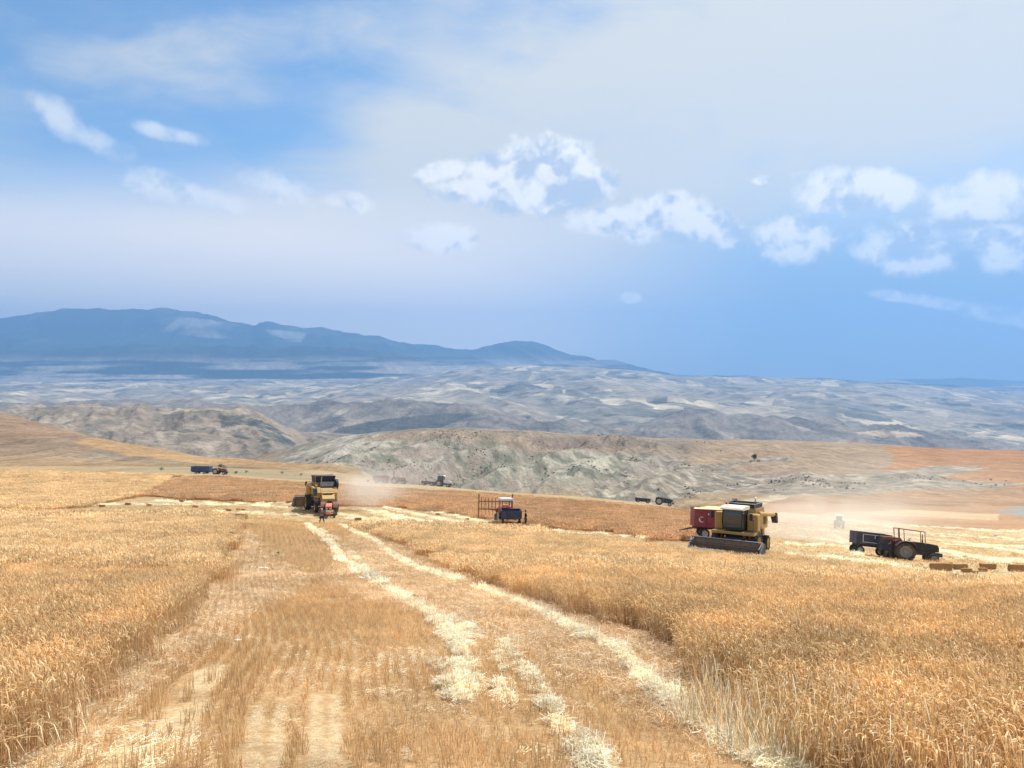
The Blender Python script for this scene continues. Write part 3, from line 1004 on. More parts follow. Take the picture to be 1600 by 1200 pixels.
def litter_clump(seed, n, half, ln, w, cols, zmax=0.04, tilt=0.25):
    rg = np.random.default_rng(seed)
    c0 = np.zeros((n, 3))
    r = half * np.sqrt(rg.uniform(0, 1, n))
    a = rg.uniform(0, 2 * math.pi, n)
    c0[:, 0], c0[:, 1] = r * np.cos(a), r * np.sin(a)
    c0[:, 2] = rg.uniform(0.004, zmax, n)
    d = perp(rg, n)
    d[:, 2] = rg.normal(0, tilt, n)
    L = ln * rg.uniform(0.4, 1.3, n)
    ts = np.array([-0.5, 0.0, 0.5])
    side = np.cross(d, [0, 0, 1.0])
    bow = rg.normal(0, 0.12, n) * L
    P = c0[:, None] + d[:, None] * (L[:, None] * ts)[..., None] + side[:, None] * (bow[:, None] * (1 - 4 * ts ** 2))[..., None]
    P[..., 2] = np.maximum(P[..., 2], 0.003)
    up = rg.normal(0, 0.5, n)
    wv_ = side + np.array([0, 0, 1.0]) * up[:, None]
    wv_ /= np.linalg.norm(wv_, axis=1, keepdims=True)
    Wd = wv_[:, None] * (w * np.array([1, 1, 0.8]))[None, :, None]
    return ribbons(P, Wd, np.repeat(pick(rg, n, cols)[:, None], 3, 1))


def make_set(name, arrs, mat):
    cl = bpy.data.collections.new(name)
    for k, (v, f, c) in enumerate(arrs):
        o = new_mesh('%s_clump' % name, v, f, mat, c, link=False)
        cl.objects.link(o)
    return cl


def scatter(name, label, pts, rz, scl, idx, cl, tilt=None):
    pts = np.asarray(pts, np.float32)
    n = len(pts)
    me = bpy.data.meshes.new(name)
    me.vertices.add(n)
    me.vertices.foreach_set('co', pts.ravel())
    rot = np.zeros((n, 3), np.float32)
    rot[:, 2] = rz
    if tilt is not None:
        rot[:, :2] = tilt
    a = me.attributes.new('rot', 'FLOAT_VECTOR', 'POINT')
    a.data.foreach_set('vector', rot.ravel())
    a = me.attributes.new('scl', 'FLOAT_VECTOR', 'POINT')
    s3 = np.asarray(scl, np.float32)
    if s3.ndim == 1:
        s3 = np.repeat(s3[:, None], 3, 1)
    a.data.foreach_set('vector', np.ascontiguousarray(s3).ravel())
    a = me.attributes.new('idx', 'INT', 'POINT')
    a.data.foreach_set('value', np.asarray(idx, np.int32))
    o = bpy.data.objects.new(name, me)
    col.objects.link(o)
    ng = bpy.data.node_groups.new(name + '_scatter', 'GeometryNodeTree')
    ng.interface.new_socket('Geometry', in_out='INPUT', socket_type='NodeSocketGeometry')
    ng.interface.new_socket('Geometry', in_out='OUTPUT', socket_type='NodeSocketGeometry')
    gi, go = ng.nodes.new('NodeGroupInput'), ng.nodes.new('NodeGroupOutput')
    ip = ng.nodes.new('GeometryNodeInstanceOnPoints')
    ci = ng.nodes.new('GeometryNodeCollectionInfo')
    ci.inputs['Collection'].default_value = cl
    ci.inputs['Separate Children'].default_value = True
    ci.inputs['Reset Children'].default_value = True
    L = ng.links.new

    def na(nm, dt):
        x = ng.nodes.new('GeometryNodeInputNamedAttribute')
        x.data_type = dt
        x.inputs['Name'].default_value = nm
        return x.outputs[0]
    e2r = ng.nodes.new('FunctionNodeEulerToRotation')
    L(na('rot', 'FLOAT_VECTOR'), e2r.inputs[0])
    L(gi.outputs[0], ip.inputs['Points'])
    L(ci.outputs[0], ip.inputs['Instance'])
    ip.inputs['Pick Instance'].default_value = True
    L(na('idx', 'INT'), ip.inputs['Instance Index'])
    L(e2r.outputs[0], ip.inputs['Rotation'])
    L(na('scl', 'FLOAT_VECTOR'), ip.inputs['Scale'])
    L(ip.outputs[0], go.inputs[0])
    md = o.modifiers.new('scatter', 'NODES')
    md.node_group = ng
    return tag(o, label, kind='stuff')


def fill(P, spacing, y0, y1, jitter=0.35, margin=0.0, xlim=None):
    """jittered grid inside a ground outline between two distances, kept near the view"""
    x0, x1 = P[:, 0].min(), P[:, 0].max()
    yy0, yy1 = max(y0, P[:, 1].min()), min(y1, P[:, 1].max())
    if yy1 <= yy0:
        return np.zeros((0, 3))
    gx, gy = np.meshgrid(np.arange(x0, x1, spacing), np.arange(yy0, yy1, spacing))
    X = gx.ravel() + rng.uniform(-jitter, jitter, gx.size) * spacing
    Y = gy.ravel() + rng.uniform(-jitter, jitter, gx.size) * spacing
    keep = (Y > y0) & (Y < y1) & (np.abs(X) < 0.75 * Y + 3)
    X, Y = X[keep], Y[keep]
    k = inside(P, X, Y)
    X, Y = X[k], Y[k]
    return np.stack([X, Y, ground_z(X, Y)], -1)


M_wheat = plant_mat('ripe_wheat')
M_red = plant_mat('red_wheat', (0.80, 0.70, 0.68), 0.4)
M_stub = plant_mat('stubble_straw')
M_pale = plant_mat('pale_straw', (1.0, 0.95, 0.80), transl=0.5)

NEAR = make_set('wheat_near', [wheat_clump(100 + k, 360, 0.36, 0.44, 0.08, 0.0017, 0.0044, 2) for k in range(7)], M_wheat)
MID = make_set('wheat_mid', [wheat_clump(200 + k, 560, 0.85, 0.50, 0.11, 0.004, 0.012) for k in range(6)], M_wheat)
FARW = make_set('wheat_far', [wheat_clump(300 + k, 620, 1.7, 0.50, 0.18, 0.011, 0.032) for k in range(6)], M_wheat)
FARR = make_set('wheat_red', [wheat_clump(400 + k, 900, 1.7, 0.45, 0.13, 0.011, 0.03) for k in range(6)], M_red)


def sow(name, label, P, near=True, hs=1.0):
    if near:
        p = fill(P, 0.52, 4.0, 24)
        scatter(name, label, p, rng.uniform(-0.5, 0.5, len(p)), hs * (rng.uniform(0.92, 1.1, len(p)) * (1 + 0.07 * fbm(p[:, 0] / 3, p[:, 1] / 3, 5, 2))), rng.integers(0, 7, len(p)), NEAR)
        p = fill(P, 1.15, 24, 62)
        scatter(name, label + ', further up the slope', p, rng.uniform(-0.5, 0.5, len(p)), hs * rng.uniform(0.9, 1.12, len(p)), rng.integers(0, 6, len(p)), MID)
        p = fill(P, 2.1, 62, 130)
        if len(p):
            scatter(name, label + ', far part', p, rng.uniform(-0.5, 0.5, len(p)), hs * rng.uniform(0.9, 1.12, len(p)), rng.integers(0, 6, len(p)), FARW)


sow('wheat_crop', 'standing golden wheat on the right of the stubble lane', WHEAT_R)
sow('wheat_crop', 'standing golden wheat on the left of the stubble lane', WHEAT_L)
p = fill(FAR_L, 2.6, 90, 240)
scatter('wheat_crop', 'pale far wheat at the left end of the field', p, rng.uniform(-0.5, 0.5, len(p)), rng.uniform(0.8, 1.1, len(p)), rng.integers(0, 6, len(p)), FARW)
p = fill(RED, 2.3, 60, 240)
scatter('wheat_crop', 'reddish brown ripe crop across the middle of the field', p, rng.uniform(-0.5, 0.5, len(p)), rng.uniform(0.85, 1.12, len(p)), rng.integers(0, 6, len(p)), FARR)

# stubble in drill rows along the lane
GOLD = [(0.74, 0.46, 0.19), (0.64, 0.37, 0.14), (0.82, 0.58, 0.28), (0.56, 0.32, 0.12)]
PALE = [(0.95, 0.89, 0.70), (0.92, 0.82, 0.58), (0.96, 0.93, 0.80), (0.82, 0.70, 0.46)]
BROWN = [(0.60, 0.40, 0.19), (0.72, 0.50, 0.25), (0.50, 0.32, 0.145), (0.82, 0.62, 0.35)]
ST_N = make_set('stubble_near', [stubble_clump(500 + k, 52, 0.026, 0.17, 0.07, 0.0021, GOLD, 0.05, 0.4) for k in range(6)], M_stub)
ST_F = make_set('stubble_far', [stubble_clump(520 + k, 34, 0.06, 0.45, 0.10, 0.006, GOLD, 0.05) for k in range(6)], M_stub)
LI = make_set('litter', [litter_clump(540 + k, 230, 0.34, 0.10, 0.0026, BROWN + BROWN[1:2] + PALE[3:]) for k in range(6)], M_stub)
LIP = make_set('pale_litter', [litter_clump(560 + k, 110, 0.30, 0.12, 0.0026, PALE + BROWN[:2], 0.025, 0.1) for k in range(6)], M_pale)
SW = make_set('swath', [join([stubble_clump(580 + k, 12, 0.09, 0.14, 0.11, 0.0030, PALE, 0.08, 0.5), litter_clump(590 + k, 150, 0.11, 0.15, 0.0036, PALE, 0.07, 0.22)]) for k in range(6)], M_pale)
SWF = make_set('swath_far', [join([stubble_clump(600 + k, 60, 0.11, 0.4, 0.14, 0.010, PALE, 0.1, 0.4), litter_clump(610 + k, 90, 0.24, 0.35, 0.012, PALE, 0.10, 0.3)]) for k in range(6)], M_pale)


def curve_x(P, Y):
    o = np.argsort(P[:, 1])
    return np.interp(Y, P[o, 1], P[o, 0])


def rows():
    PN, RN, SN, PF, RF, SF = [], [], [], [], [], []
    for (ya, yb, st, gap, a, b) in ((4.2, 32, 0.3, 0.155, PN, RN), (32, 90, 0.85, 0.31, PF, RF)):
        Y = np.arange(ya, yb, st)
        xl, xr = curve_x(LANE_L, Y), curve_x(LANE_R, Y)
        sl = np.gradient((xl * 0.6 + xr * 0.4), Y)
        k = 0
        while True:
            x = xl + 0.25 + k * gap
            ok = x < xr - 0.1
            if not ok.any():
                break
            xx, yy, ss = x[ok], Y[ok], sl[ok]
            xx = xx + rng.normal(0, 0.012, len(xx)) + 0.03 * fbm(yy / 1.5, np.full(len(yy), k * 3.1), 9, 2)
            dens = fbm(xx / 1.1, yy / 1.6, 19, 3)
            keep = dens > -0.5
            # rows thin out where chaff strips lie
            for S in STRIPS:
                keep &= ~((poly_dist(S, xx, yy) < 0.085) & (yy < 9))
            keep &= ~(inside(CHAFF, xx, yy) & (rng.uniform(0, 1, len(xx)) < 0.72))
            a.append(np.stack([xx[keep], yy[keep]], -1))
            b.append(-np.arctan(ss[keep]) * 1.0 + rng.normal(0, 0.04, keep.sum()))
            (SN if a is PN else SF).append(np.where((k * gap < 1.5) & (k * gap > 0.35) & (yy[keep] < 11), 1.9, 1.0))
            k += 1
    return [np.concatenate(q) for q in (PN, RN, SN, PF, RF, SF)]


PN, RN, SN, PF, RF, SF = rows()
z = ground_z(PN[:, 0], PN[:, 1])
hsc = rng.uniform(0.7, 1.25, len(PN)) * SN * (1 + 0.5 * fbm(PN[:, 0] / 0.9, PN[:, 1] / 1.3, 29, 2))
scatter('stubble', 'short golden stubble in drill rows along the lane', np.c_[PN, z], RN, np.stack([np.ones(len(PN)), np.ones(len(PN)), hsc], -1), rng.integers(0, 6, len(PN)), ST_N)
z = ground_z(PF[:, 0], PF[:, 1])
hsc = rng.uniform(0.7, 1.2, len(PF))
scatter('stubble', 'golden stubble rows at the far end of the lane', np.c_[PF, z], RF, np.stack([np.ones(len(PF)), np.ones(len(PF)), hsc], -1), rng.integers(0, 6, len(PF)), ST_F)

LANE = np.concatenate([LANE_L, LANE_R])
p = np.concatenate([fill(LANE, 0.36, 4.0, 34), fill(LANE, 0.7, 34, 75)])
d = fbm(p[:, 0] / 1.6, p[:, 1] / 2.4, 39, 3)
p = p[d + rng.uniform(-0.25, 0.25, len(p)) > -0.75]
scatter('straw_litter', 'loose broken straw lying between the stubble rows', p, rng.uniform(0, 6.28, len(p)), rng.uniform(0.8, 1.3, len(p)) * np.where(p[:, 1] > 34, 1.4, 1.0), rng.integers(0, 6, len(p)), LI)
pp = []
for S in STRIPS:
    q = fill(np.array([[S[:, 0].min() - 0.2, 4.2], [S[:, 0].max() + 0.2, 4.2], [S[:, 0].max() + 0.2, 8], [S[:, 0].min() - 0.2, 8]]), 0.07, 4.2, 8)
    q = q[poly_dist(S, q[:, 0], q[:, 1]) < 0.035]
    pp.append(np.c_[q, np.full(len(q), 0.22)])
q = fill(CHAFF, 0.25, 4.0, 20)
q = q[fbm(q[:, 0] / 0.8, q[:, 1] / 1.2, 49, 3) > 0.08]
pp.append(np.c_[q, rng.uniform(0.8, 1.2, len(q))])
# flattened straw along the foot of the left crop and a few loose patches
for (a, b, w_, n_s) in ((LANE_L + np.array([0.18, 0]), 26, 0.14, 200),):
    i = rng.integers(0, len(a) - 1, n_s)
    t = rng.uniform(0, 1, (n_s, 1))
    q = a[i] * (1 - t) + a[i + 1] * t + rng.normal(0, w_, (n_s, 2))
    q = q[(q[:, 1] < b) & (q[:, 1] > 4)]
    pp.append(np.c_[q, ground_z(q[:, 0], q[:, 1]), rng.uniform(0.5, 0.9, len(q))])
for (cx_, cy_, rr_, n_s) in ((650, 1030, 0.25, 26), (370, 1000, 0.3, 8), (560, 1035, 0.5, 14), (510, 1060, 0.3, 8), (700, 1160, 1.0, 14), (690, 1090, 0.4, 16), (415, 890, 0.6, 8)):
    gx, gy = G(cx_, cy_)
    q = np.array([gx, gy]) + rng.normal(0, rr_, (n_s, 2))
    pp.append(np.c_[q, ground_z(q[:, 0], q[:, 1]), rng.uniform(0.5, 0.9, n_s)])
pp = np.concatenate(pp)
pp = pp[pp[:, 1] > 3.5]
scatter('pale_straw_litter', 'pale chaff and straw spread on the near stubble', pp[:, :3], rng.uniform(0, 6.28, len(pp)), pp[:, 3], rng.integers(0, 6, len(pp)), LIP)


def along(P, hw, dens, y0, y1, stepf):
    out_ = []
    seg = np.hypot(*np.diff(P, axis=0).T)
    for a, b, L in zip(P[:-1], P[1:], seg):
        if max(a[1], b[1]) < y0 or min(a[1], b[1]) > y1:
            continue
        n = rng.poisson(max(0.01, L * 2 * hw * dens * stepf))
        t = rng.uniform(0, 1, (n, 1))
        q = a * (1 - t) + b * t
        nrm = np.array([-(b - a)[1], (b - a)[0]]) / (L + 1e-9)
        q = q + nrm * (hw * np.clip(rng.normal(0, 0.5, (n, 1)), -1.0, 1.0)) * (1 + 0.35 * fbm(q[:, 1:] / 1.2, q[:, 1:] * 0, 59, 2))
        out_.append(q[(q[:, 1] > y0) & (q[:, 1] < y1)])
    return np.concatenate(out_) if out_ else np.zeros((0, 2))


qn, qf = [], []
for P, hw, dn in SWATHS:
    a = along(P, hw, dn, 4, 22, 48)
    qn.append(a)
    qf.append(along(P, hw, dn, 22, 100, 6.0))
qn, qf = np.concatenate(qn), np.concatenate(qf)
gap = fbm(qn[:, 0] / 0.3, qn[:, 1] / 0.5, 69, 3) > -0.6
qn = qn[gap]
scatter('straw_swath', 'bright pale straw swaths winding along the lane', np.c_[qn, ground_z(qn[:, 0], qn[:, 1])], rng.uniform(-0.4, 0.4, len(qn)), np.stack([rng.uniform(0.7, 1.1, len(qn))] * 2 + [rng.uniform(0.6, 1.35, len(qn))], -1), rng.integers(0, 6, len(qn)), SW)
scatter('straw_swath', 'far end of the pale straw swaths near the tractor', np.c_[qf, ground_z(qf[:, 0], qf[:, 1])], rng.uniform(-0.4, 0.4, len(qf)), rng.uniform(0.7, 1.1, len(qf)), rng.integers(0, 6, len(qf)), SWF)
# pale tall straw at the front foot of the right crop
foot = gpoly([(1090, 1115), (1150, 1150), (1215, 1185), (1330, 1225), (1600, 1300), (1900, 1350)], 12, closed=False)
q = along(foot, 0.28, 1.0, 4, 12, 17)
SWT = make_set('swath_tall', [stubble_clump(630 + k, 46, 0.09, 0.12, 0.36, 0.0026, PALE[:2] + GOLD[:3], 0.2, 0.4) for k in range(5)], M_pale)
scatter('tall_straw', 'tall pale straw standing at the foot of the right wheat', np.c_[q, ground_z(q[:, 0], q[:, 1])], rng.uniform(-0.4, 0.4, len(q)), rng.uniform(0.7, 1.15, len(q)), rng.integers(0, 5, len(q)), SWT)
# rows of straw left on the harvested ground
qw = np.concatenate([along(P, 0.35, 1.0, 30, 260, 2.4) for P in WIND_R + WIND_C])
scatter('windrow_straw', 'thin pale straw rows on the harvested ground', np.c_[qw, ground_z(qw[:, 0], qw[:, 1])], rng.uniform(0, 3, len(qw)), rng.uniform(1.0, 1.7, len(qw)), rng.integers(0, 6, len(qw)), SWF)
# thin stubble over all the harvested ground in the middle distance
HARV = gpoly([(110, 797), (300, 784), (480, 789), (560, 793), (700, 803), (825, 826), (1000, 838), (1085, 856), (1150, 868), (1205, 872), (1450, 910), (1600, 928), (2200, 950), (2200, 870), (1600, 838), (1500, 828), (1330, 812), (1210, 805),
              (1095, 850), (960, 860), (830, 840), (700, 829), (562, 827), (372, 821), (300, 813), (0, 807)])
p = fill(HARV, 1.25, 35, 170)
scatter('stubble', 'thin pale stubble on the harvested middle ground', p, rng.uniform(-0.5, 0.5, len(p)), np.stack([rng.uniform(3, 5, len(p)), rng.uniform(1.2, 1.8, len(p)), rng.uniform(0.6, 1.0, len(p))], -1), rng.integers(0, 6, len(p)), ST_F)

# ------------------------------------------------------------------ machine building kit
def paint_mat(name, c, rough=0.5, dust=0.35, metallic=0.0, spec=0.4):
    m, nt = material(name)
    pos = nt.n('ShaderNodeTexCoord').outputs['Object']
    n = nt.noise(pos, 1.7, 6, 0.65)
    n2 = nt.noise(pos, 9.0, 4, 0.6)
    f = nt.smooth(nt.m('ADD', nt.m('MULTIPLY', n, 0.7), nt.m('MULTIPLY', n2, 0.3)), 0.35, 0.75)
    cc = nt.mix(nt.m('MULTIPLY', f, dust), (*c, 1), (0.50, 0.38, 0.25, 1))
    finish(nt, cc, rough, spec, bump=(n2, 0.01, 0.3), metallic=metallic)
    return m


MT = dict(
    yellow=paint_mat('yellow_paint', (0.47, 0.28, 0.055), 0.5, 0.38),
    yellow_dark=paint_mat('ochre_paint', (0.36, 0.20, 0.05), 0.5, 0.38),
    cream=paint_mat('cream_paint', (0.80, 0.72, 0.55), 0.5, 0.2),
    black=paint_mat('black_metal', (0.016, 0.016, 0.02), 0.6, 0.06),
    dark=paint_mat('dark_grey_metal', (0.04, 0.042, 0.05), 0.55, 0.15),
    steel=paint_mat('worn_steel', (0.42, 0.42, 0.43), 0.35, 0.35, 0.7),
    grey=paint_mat('grey_paint', (0.22, 0.23, 0.25), 0.5, 0.3),
    rubber=paint_mat('tyre_rubber', (0.022, 0.022, 0.023), 0.85, 0.3, 0, 0.15),
    rim_grey=paint_mat('rim_grey', (0.50, 0.50, 0.48), 0.45, 0.35),
    rim_yellow=paint_mat('rim_yellow', (0.62, 0.42, 0.10), 0.45, 0.4),
    red=paint_mat('red_paint', (0.55, 0.07, 0.04), 0.4, 0.2),
    red_faded=paint_mat('faded_red_paint', (0.70, 0.20, 0.12), 0.35, 0.25),
    maroon=paint_mat('maroon_paint', (0.27, 0.035, 0.06), 0.5, 0.18),
    header_brown=paint_mat('dusty_brown_paint', (0.20, 0.13, 0.085), 0.7, 0.3),
    darkmaroon=paint_mat('dark_maroon_paint', (0.09, 0.02, 0.022), 0.55, 0.12),
    rim_dull=paint_mat('dull_rim', (0.20, 0.20, 0.20), 0.5, 0.3),
    navy=paint_mat('navy_paint', (0.016, 0.03, 0.085), 0.5, 0.12),
    blue=paint_mat('blue_paint', (0.028, 0.062, 0.16), 0.5, 0.12),
    slate=paint_mat('slate_paint', (0.04, 0.05, 0.08), 0.6, 0.15),
    rust=paint_mat('rusty_steel', (0.25, 0.085, 0.045), 0.8, 0.25),
    dullred=paint_mat('dull_red_paint', (0.20, 0.07, 0.06), 0.7, 0.3),
    white=paint_mat('white_paint', (0.82, 0.82, 0.80), 0.45, 0.12),
    grain=paint_mat('loose_grain', (0.80, 0.62, 0.34), 0.95, 0.1, 0, 0.1),
    skin=paint_mat('skin', (0.42, 0.24, 0.16), 0.6, 0.0),
    shirt=paint_mat('brown_shirt', (0.20, 0.14, 0.125), 0.9, 0.1, 0, 0.1),
    trousers=paint_mat('dark_trousers', (0.03, 0.03, 0.04), 0.9, 0.05, 0, 0.1),
    darkshirt=paint_mat('dark_jacket', (0.022, 0.027, 0.045), 0.9, 0.03, 0, 0.1),
    cap=paint_mat('pale_cap', (0.62, 0.60, 0.58), 0.9, 0.05, 0, 0.1),
    hair=paint_mat('dark_hair', (0.015, 0.012, 0.01), 0.7, 0.0),
    bale=None, amber=paint_mat('amber_lens', (0.9, 0.3, 0.03), 0.2, 0.05), lamp=paint_mat('lamp_lens', (0.85, 0.85, 0.8), 0.1, 0.05),
    sack=paint_mat('white_sack', (0.85, 0.84, 0.80), 0.8, 0.08))
gm, nt = material('tinted_glass')
b = finish(nt, (0.05, 0.065, 0.06), 0.06, 0.6)
b.inputs['Coat Weight'].default_value = 0.3
MT['glass'] = gm
for _b in ('x',):
    pass
m, nt = material('straw_bale')
pos = nt.n('ShaderNodeTexCoord').outputs['Object']
n = nt.noise(pos, 16, 6, 0.75, 0.5)
mp = nt.n('ShaderNodeMapping')
nt.set(mp.inputs[0], pos)
mp.inputs['Scale'].default_value = (12, 90, 90)
n2 = nt.noise(mp.outputs[0], 1.0, 5, 0.7)
finish(nt, nt.ramp(nt.m('ADD', nt.m('MULTIPLY', n, 0.5), nt.m('MULTIPLY', n2, 0.5)), [(0.3, (0.22, 0.11, 0.05)), (0.5, (0.42, 0.23, 0.10)), (0.7, (0.66, 0.44, 0.22))]), 0.95, 0.1, bump=(n2, 0.03, 1.0))
MT['bale'] = m


class MB:
    """collects solids into one mesh"""
    def __init__(s):
        s.v, s.f = [], []

    def add(s, vs, fs):
        o = len(s.v)
        s.v += [tuple(v) for v in vs]
        s.f += [tuple(i + o for i in f) for f in fs]
        return s

    def box(s, lo, hi, ch=0.0):
        x0, y0, z0 = lo
        x1, y1, z1 = hi
        ch = min(ch, (x1 - x0) * 0.4, (y1 - y0) * 0.4, (z1 - z0) * 0.4)
        if ch <= 0:
            vs = [(x0, y0, z0), (x1, y0, z0), (x1, y1, z0), (x0, y1, z0), (x0, y0, z1), (x1, y0, z1), (x1, y1, z1), (x0, y1, z1)]
            return s.add(vs, [(0, 3, 2, 1), (4, 5, 6, 7), (0, 1, 5, 4), (1, 2, 6, 5), (2, 3, 7, 6), (3, 0, 4, 7)])
        rings = []
        for z, c in ((z0, ch), (z0 + ch, 0), (z1 - ch, 0), (z1, ch)):
            a, b_, c_, d = x0 + c, x1 - c, y0 + c, y1 - c
            k = ch
            rings.append([(a + (k if c == 0 else 0), c_, z), (b_ - (k if c == 0 else 0), c_, z), (b_, c_ + (k if c == 0 else 0), z), (b_, d - (k if c == 0 else 0), z),
                          (b_ - (k if c == 0 else 0), d, z), (a + (k if c == 0 else 0), d, z), (a, d - (k if c == 0 else 0), z), (a, c_ + (k if c == 0 else 0), z)])
        vs = sum(rings, [])
        fs = [tuple(range(7, -1, -1)), tuple(range(24, 32))]
        for r in range(3):
            for i in range(8):
                j = (i + 1) % 8
                fs.append((r * 8 + i, r * 8 + j, r * 8 + 8 + j, r * 8 + 8 + i))
        return s.add(vs, fs)

    def prism(s, prof, y0, y1, axis='y'):
        """profile in x,z pushed along y (or y,z along x / x,y along z)"""
        n = len(prof)

        def p(a, b, t):
            return (a, t, b) if axis == 'y' else ((t, a, b) if axis == 'x' else (a, b, t))
        vs = [p(a, b, y0) for a, b in prof] + [p(a, b, y1) for a, b in prof]
        fs = [tuple(range(n)), tuple(range(2 * n - 1, n - 1, -1))]
        for i in range(n):
            j = (i + 1) % n
            fs.append((i, i + n, j + n, j))
        return s.add(vs, fs)

    def cyl(s, p0, p1, r0, r1=None, n=14, cap=True):
        r1 = r0 if r1 is None else r1
        p0, p1 = Vector(p0), Vector(p1)
        d = (p1 - p0).normalized()
        a = d.orthogonal().normalized()
        b_ = d.cross(a)
        vs = []
        for p, r in ((p0, r0), (p1, r1)):
            for i in range(n):
                t = 2 * math.pi * i / n
                vs.append(p + (a * math.cos(t) + b_ * math.sin(t)) * r)
        fs = [(i, (i + 1) % n, n + (i + 1) % n, n + i) for i in range(n)]
        if cap:
            fs += [tuple(range(n - 1, -1, -1)), tuple(range(n, 2 * n))]
        return s.add(vs, fs)

    def tube(s, pts, r, n=8):
        for a, b_ in zip(pts[:-1], pts[1:]):
            s.cyl(a, b_, r, n=n)
        return s

    def lathe_y(s, prof, cx, cz, n=28):
        """profile of (radius, y) turned round an axis along y"""
        k = len(prof)
        vs = []
        for i in range(n):
            t = 2 * math.pi * i / n
            for r, y in prof:
                vs.append((cx + r * math.cos(t), y, cz + r * math.sin(t)))
        fs = []
        for i in range(n):
            j = (i + 1) % n
            for q in range(k - 1):
                fs.append((i * k + q, i * k + q + 1, j * k + q + 1, j * k + q))
        return s.add(vs, fs)

    def sheet(s, pts, th=0.02):
        """thin quad or polygon plate with thickness along its normal"""
        P = [Vector(p) for p in pts]
        nn = (P[1] - P[0]).cross(P[2] - P[0]).normalized() * th * 0.5
        n = len(P)
        vs = [p + nn for p in P] + [p - nn for p in P]
        fs = [tuple(range(n)), tuple(range(2 * n - 1, n - 1, -1))] + [(i, i + n, (i + 1) % n + n, (i + 1) % n) for i in range(n)]
        return s.add(vs, fs)

    def build(s, name, mat, parent=None, smooth=None, label=None):
        me = bpy.data.meshes.new(name)
        me.from_pydata(s.v, [], s.f)
        me.validate()
        import bmesh
        bm = bmesh.new()
        bm.from_mesh(me)
        bmesh.ops.recalc_face_normals(bm, faces=bm.faces)
        bm.to_mesh(me)
        bm.free()
        me.polygons.foreach_set('use_smooth', np.ones(len(me.polygons), bool))
        me.set_sharp_from_angle(angle=math.radians(smooth or 38))
        me.materials.append(MT[mat] if isinstance(mat, str) else mat)
        o = bpy.data.objects.new(name, me)
        col.objects.link(o)
        if parent:
            o.parent = parent
        if label:
            o['label'] = label
        return o


def empty(name, label, cat, group=None):
    o = bpy.data.objects.new(name, None)
    o.empty_display_size = 0.3
    col.objects.link(o)
    return tag(o, label, cat, group)


def ground_normal(X, Y, e=1.2):
    zx = (float(ground_z(X + e, Y)) - float(ground_z(X - e, Y))) / (2 * e)
    zy = (float(ground_z(X, Y + e)) - float(ground_z(X, Y - e))) / (2 * e)
    return Vector((-zx, -zy, 1)).normalized()


def place(o, px, Y, yaw=0.0, scale=1.0, tilt=1.0, dz=0.0, e=1.2):
    X = (px - CX) / F * Y
    z = float(ground_z(X, Y)) + dz
    n = ground_normal(X, Y, e).lerp(Vector((0, 0, 1)), 1 - tilt).normalized()
    fwd = Vector((math.cos(math.radians(yaw)), math.sin(math.radians(yaw)), 0))
    fwd = (fwd - n * fwd.dot(n)).normalized()
    left = n.cross(fwd)
    R = Matrix((fwd, left, n)).transposed().to_4x4()
    o.matrix_world = Matrix.Translation((X, Y, z)) @ R @ Matrix.Scale(scale, 4)
    return o


def copy_tree(o, parent=None):
    c = o.copy()
    col.objects.link(c)
    if parent:
        c.parent = parent
        c.matrix_parent_inverse = o.matrix_parent_inverse.copy()
    for ch in o.children:
        copy_tree(ch, c)
    return c


def wheel(parent, x, y, r, w, rim='rim_grey', name='wheel', lugs=True):
    """axis along y; wheel > tyre, rim"""
    e = MB()
    hw = w / 2
    e.lathe_y([(r * 0.58, y - hw * 0.8), (r * 0.8, y - hw), (r * 0.94, y - hw * 0.92), (r, y - hw * 0.6), (r, y + hw * 0.6), (r * 0.94, y + hw * 0.92), (r * 0.8, y + hw), (r * 0.58, y + hw * 0.8)], x, r, 30)
    if lugs:
        for i in range(18):
            t = 2 * math.pi * i / 18
            for sgn in (-1, 1):
                t2 = t + (0.1 if sgn > 0 else 0.0)
                c, s_ = math.cos(t2), math.sin(t2)
                c2, s2 = math.cos(t2 + 0.16), math.sin(t2 + 0.16)
                a = [(x + r * 1.0 * c, y + sgn * hw * 0.05, r + r * 1.0 * s_), (x + r * c2, y + sgn * hw * 0.9, r + r * s2)]
                e.cyl(a[0], a[1], 0.028 * r / 0.8 + 0.006, n=4)
    t = e.build('tyre', 'rubber')
    k = MB()
    k.lathe_y([(0.001, y - hw * 0.25), (r * 0.2, y - hw * 0.3), (r * 0.24, y - hw * 0.1), (r * 0.5, y - hw * 0.35), (r * 0.58, y - hw * 0.85), (r * 0.62, y - hw * 0.85), (r * 0.585, y), (r * 0.62, y + hw * 0.85), (r * 0.58, y + hw * 0.85), (r * 0.5, y + hw * 0.35), (r * 0.24, y + hw * 0.1), (r * 0.2, y + hw * 0.3), (0.001, y + hw * 0.25)], x, r, 24)
    for i in range(6):
        t2 = 2 * math.pi * i / 6
        k.cyl((x + r * 0.34 * math.cos(t2), y - hw * 0.45, r + r * 0.34 * math.sin(t2)), (x + r * 0.34 * math.cos(t2), y + hw * 0.45, r + r * 0.34 * math.sin(t2)), r * 0.05, n=6)
    t.name = name
    t.parent = parent
    rm = k.build('rim', rim, t)
    return t


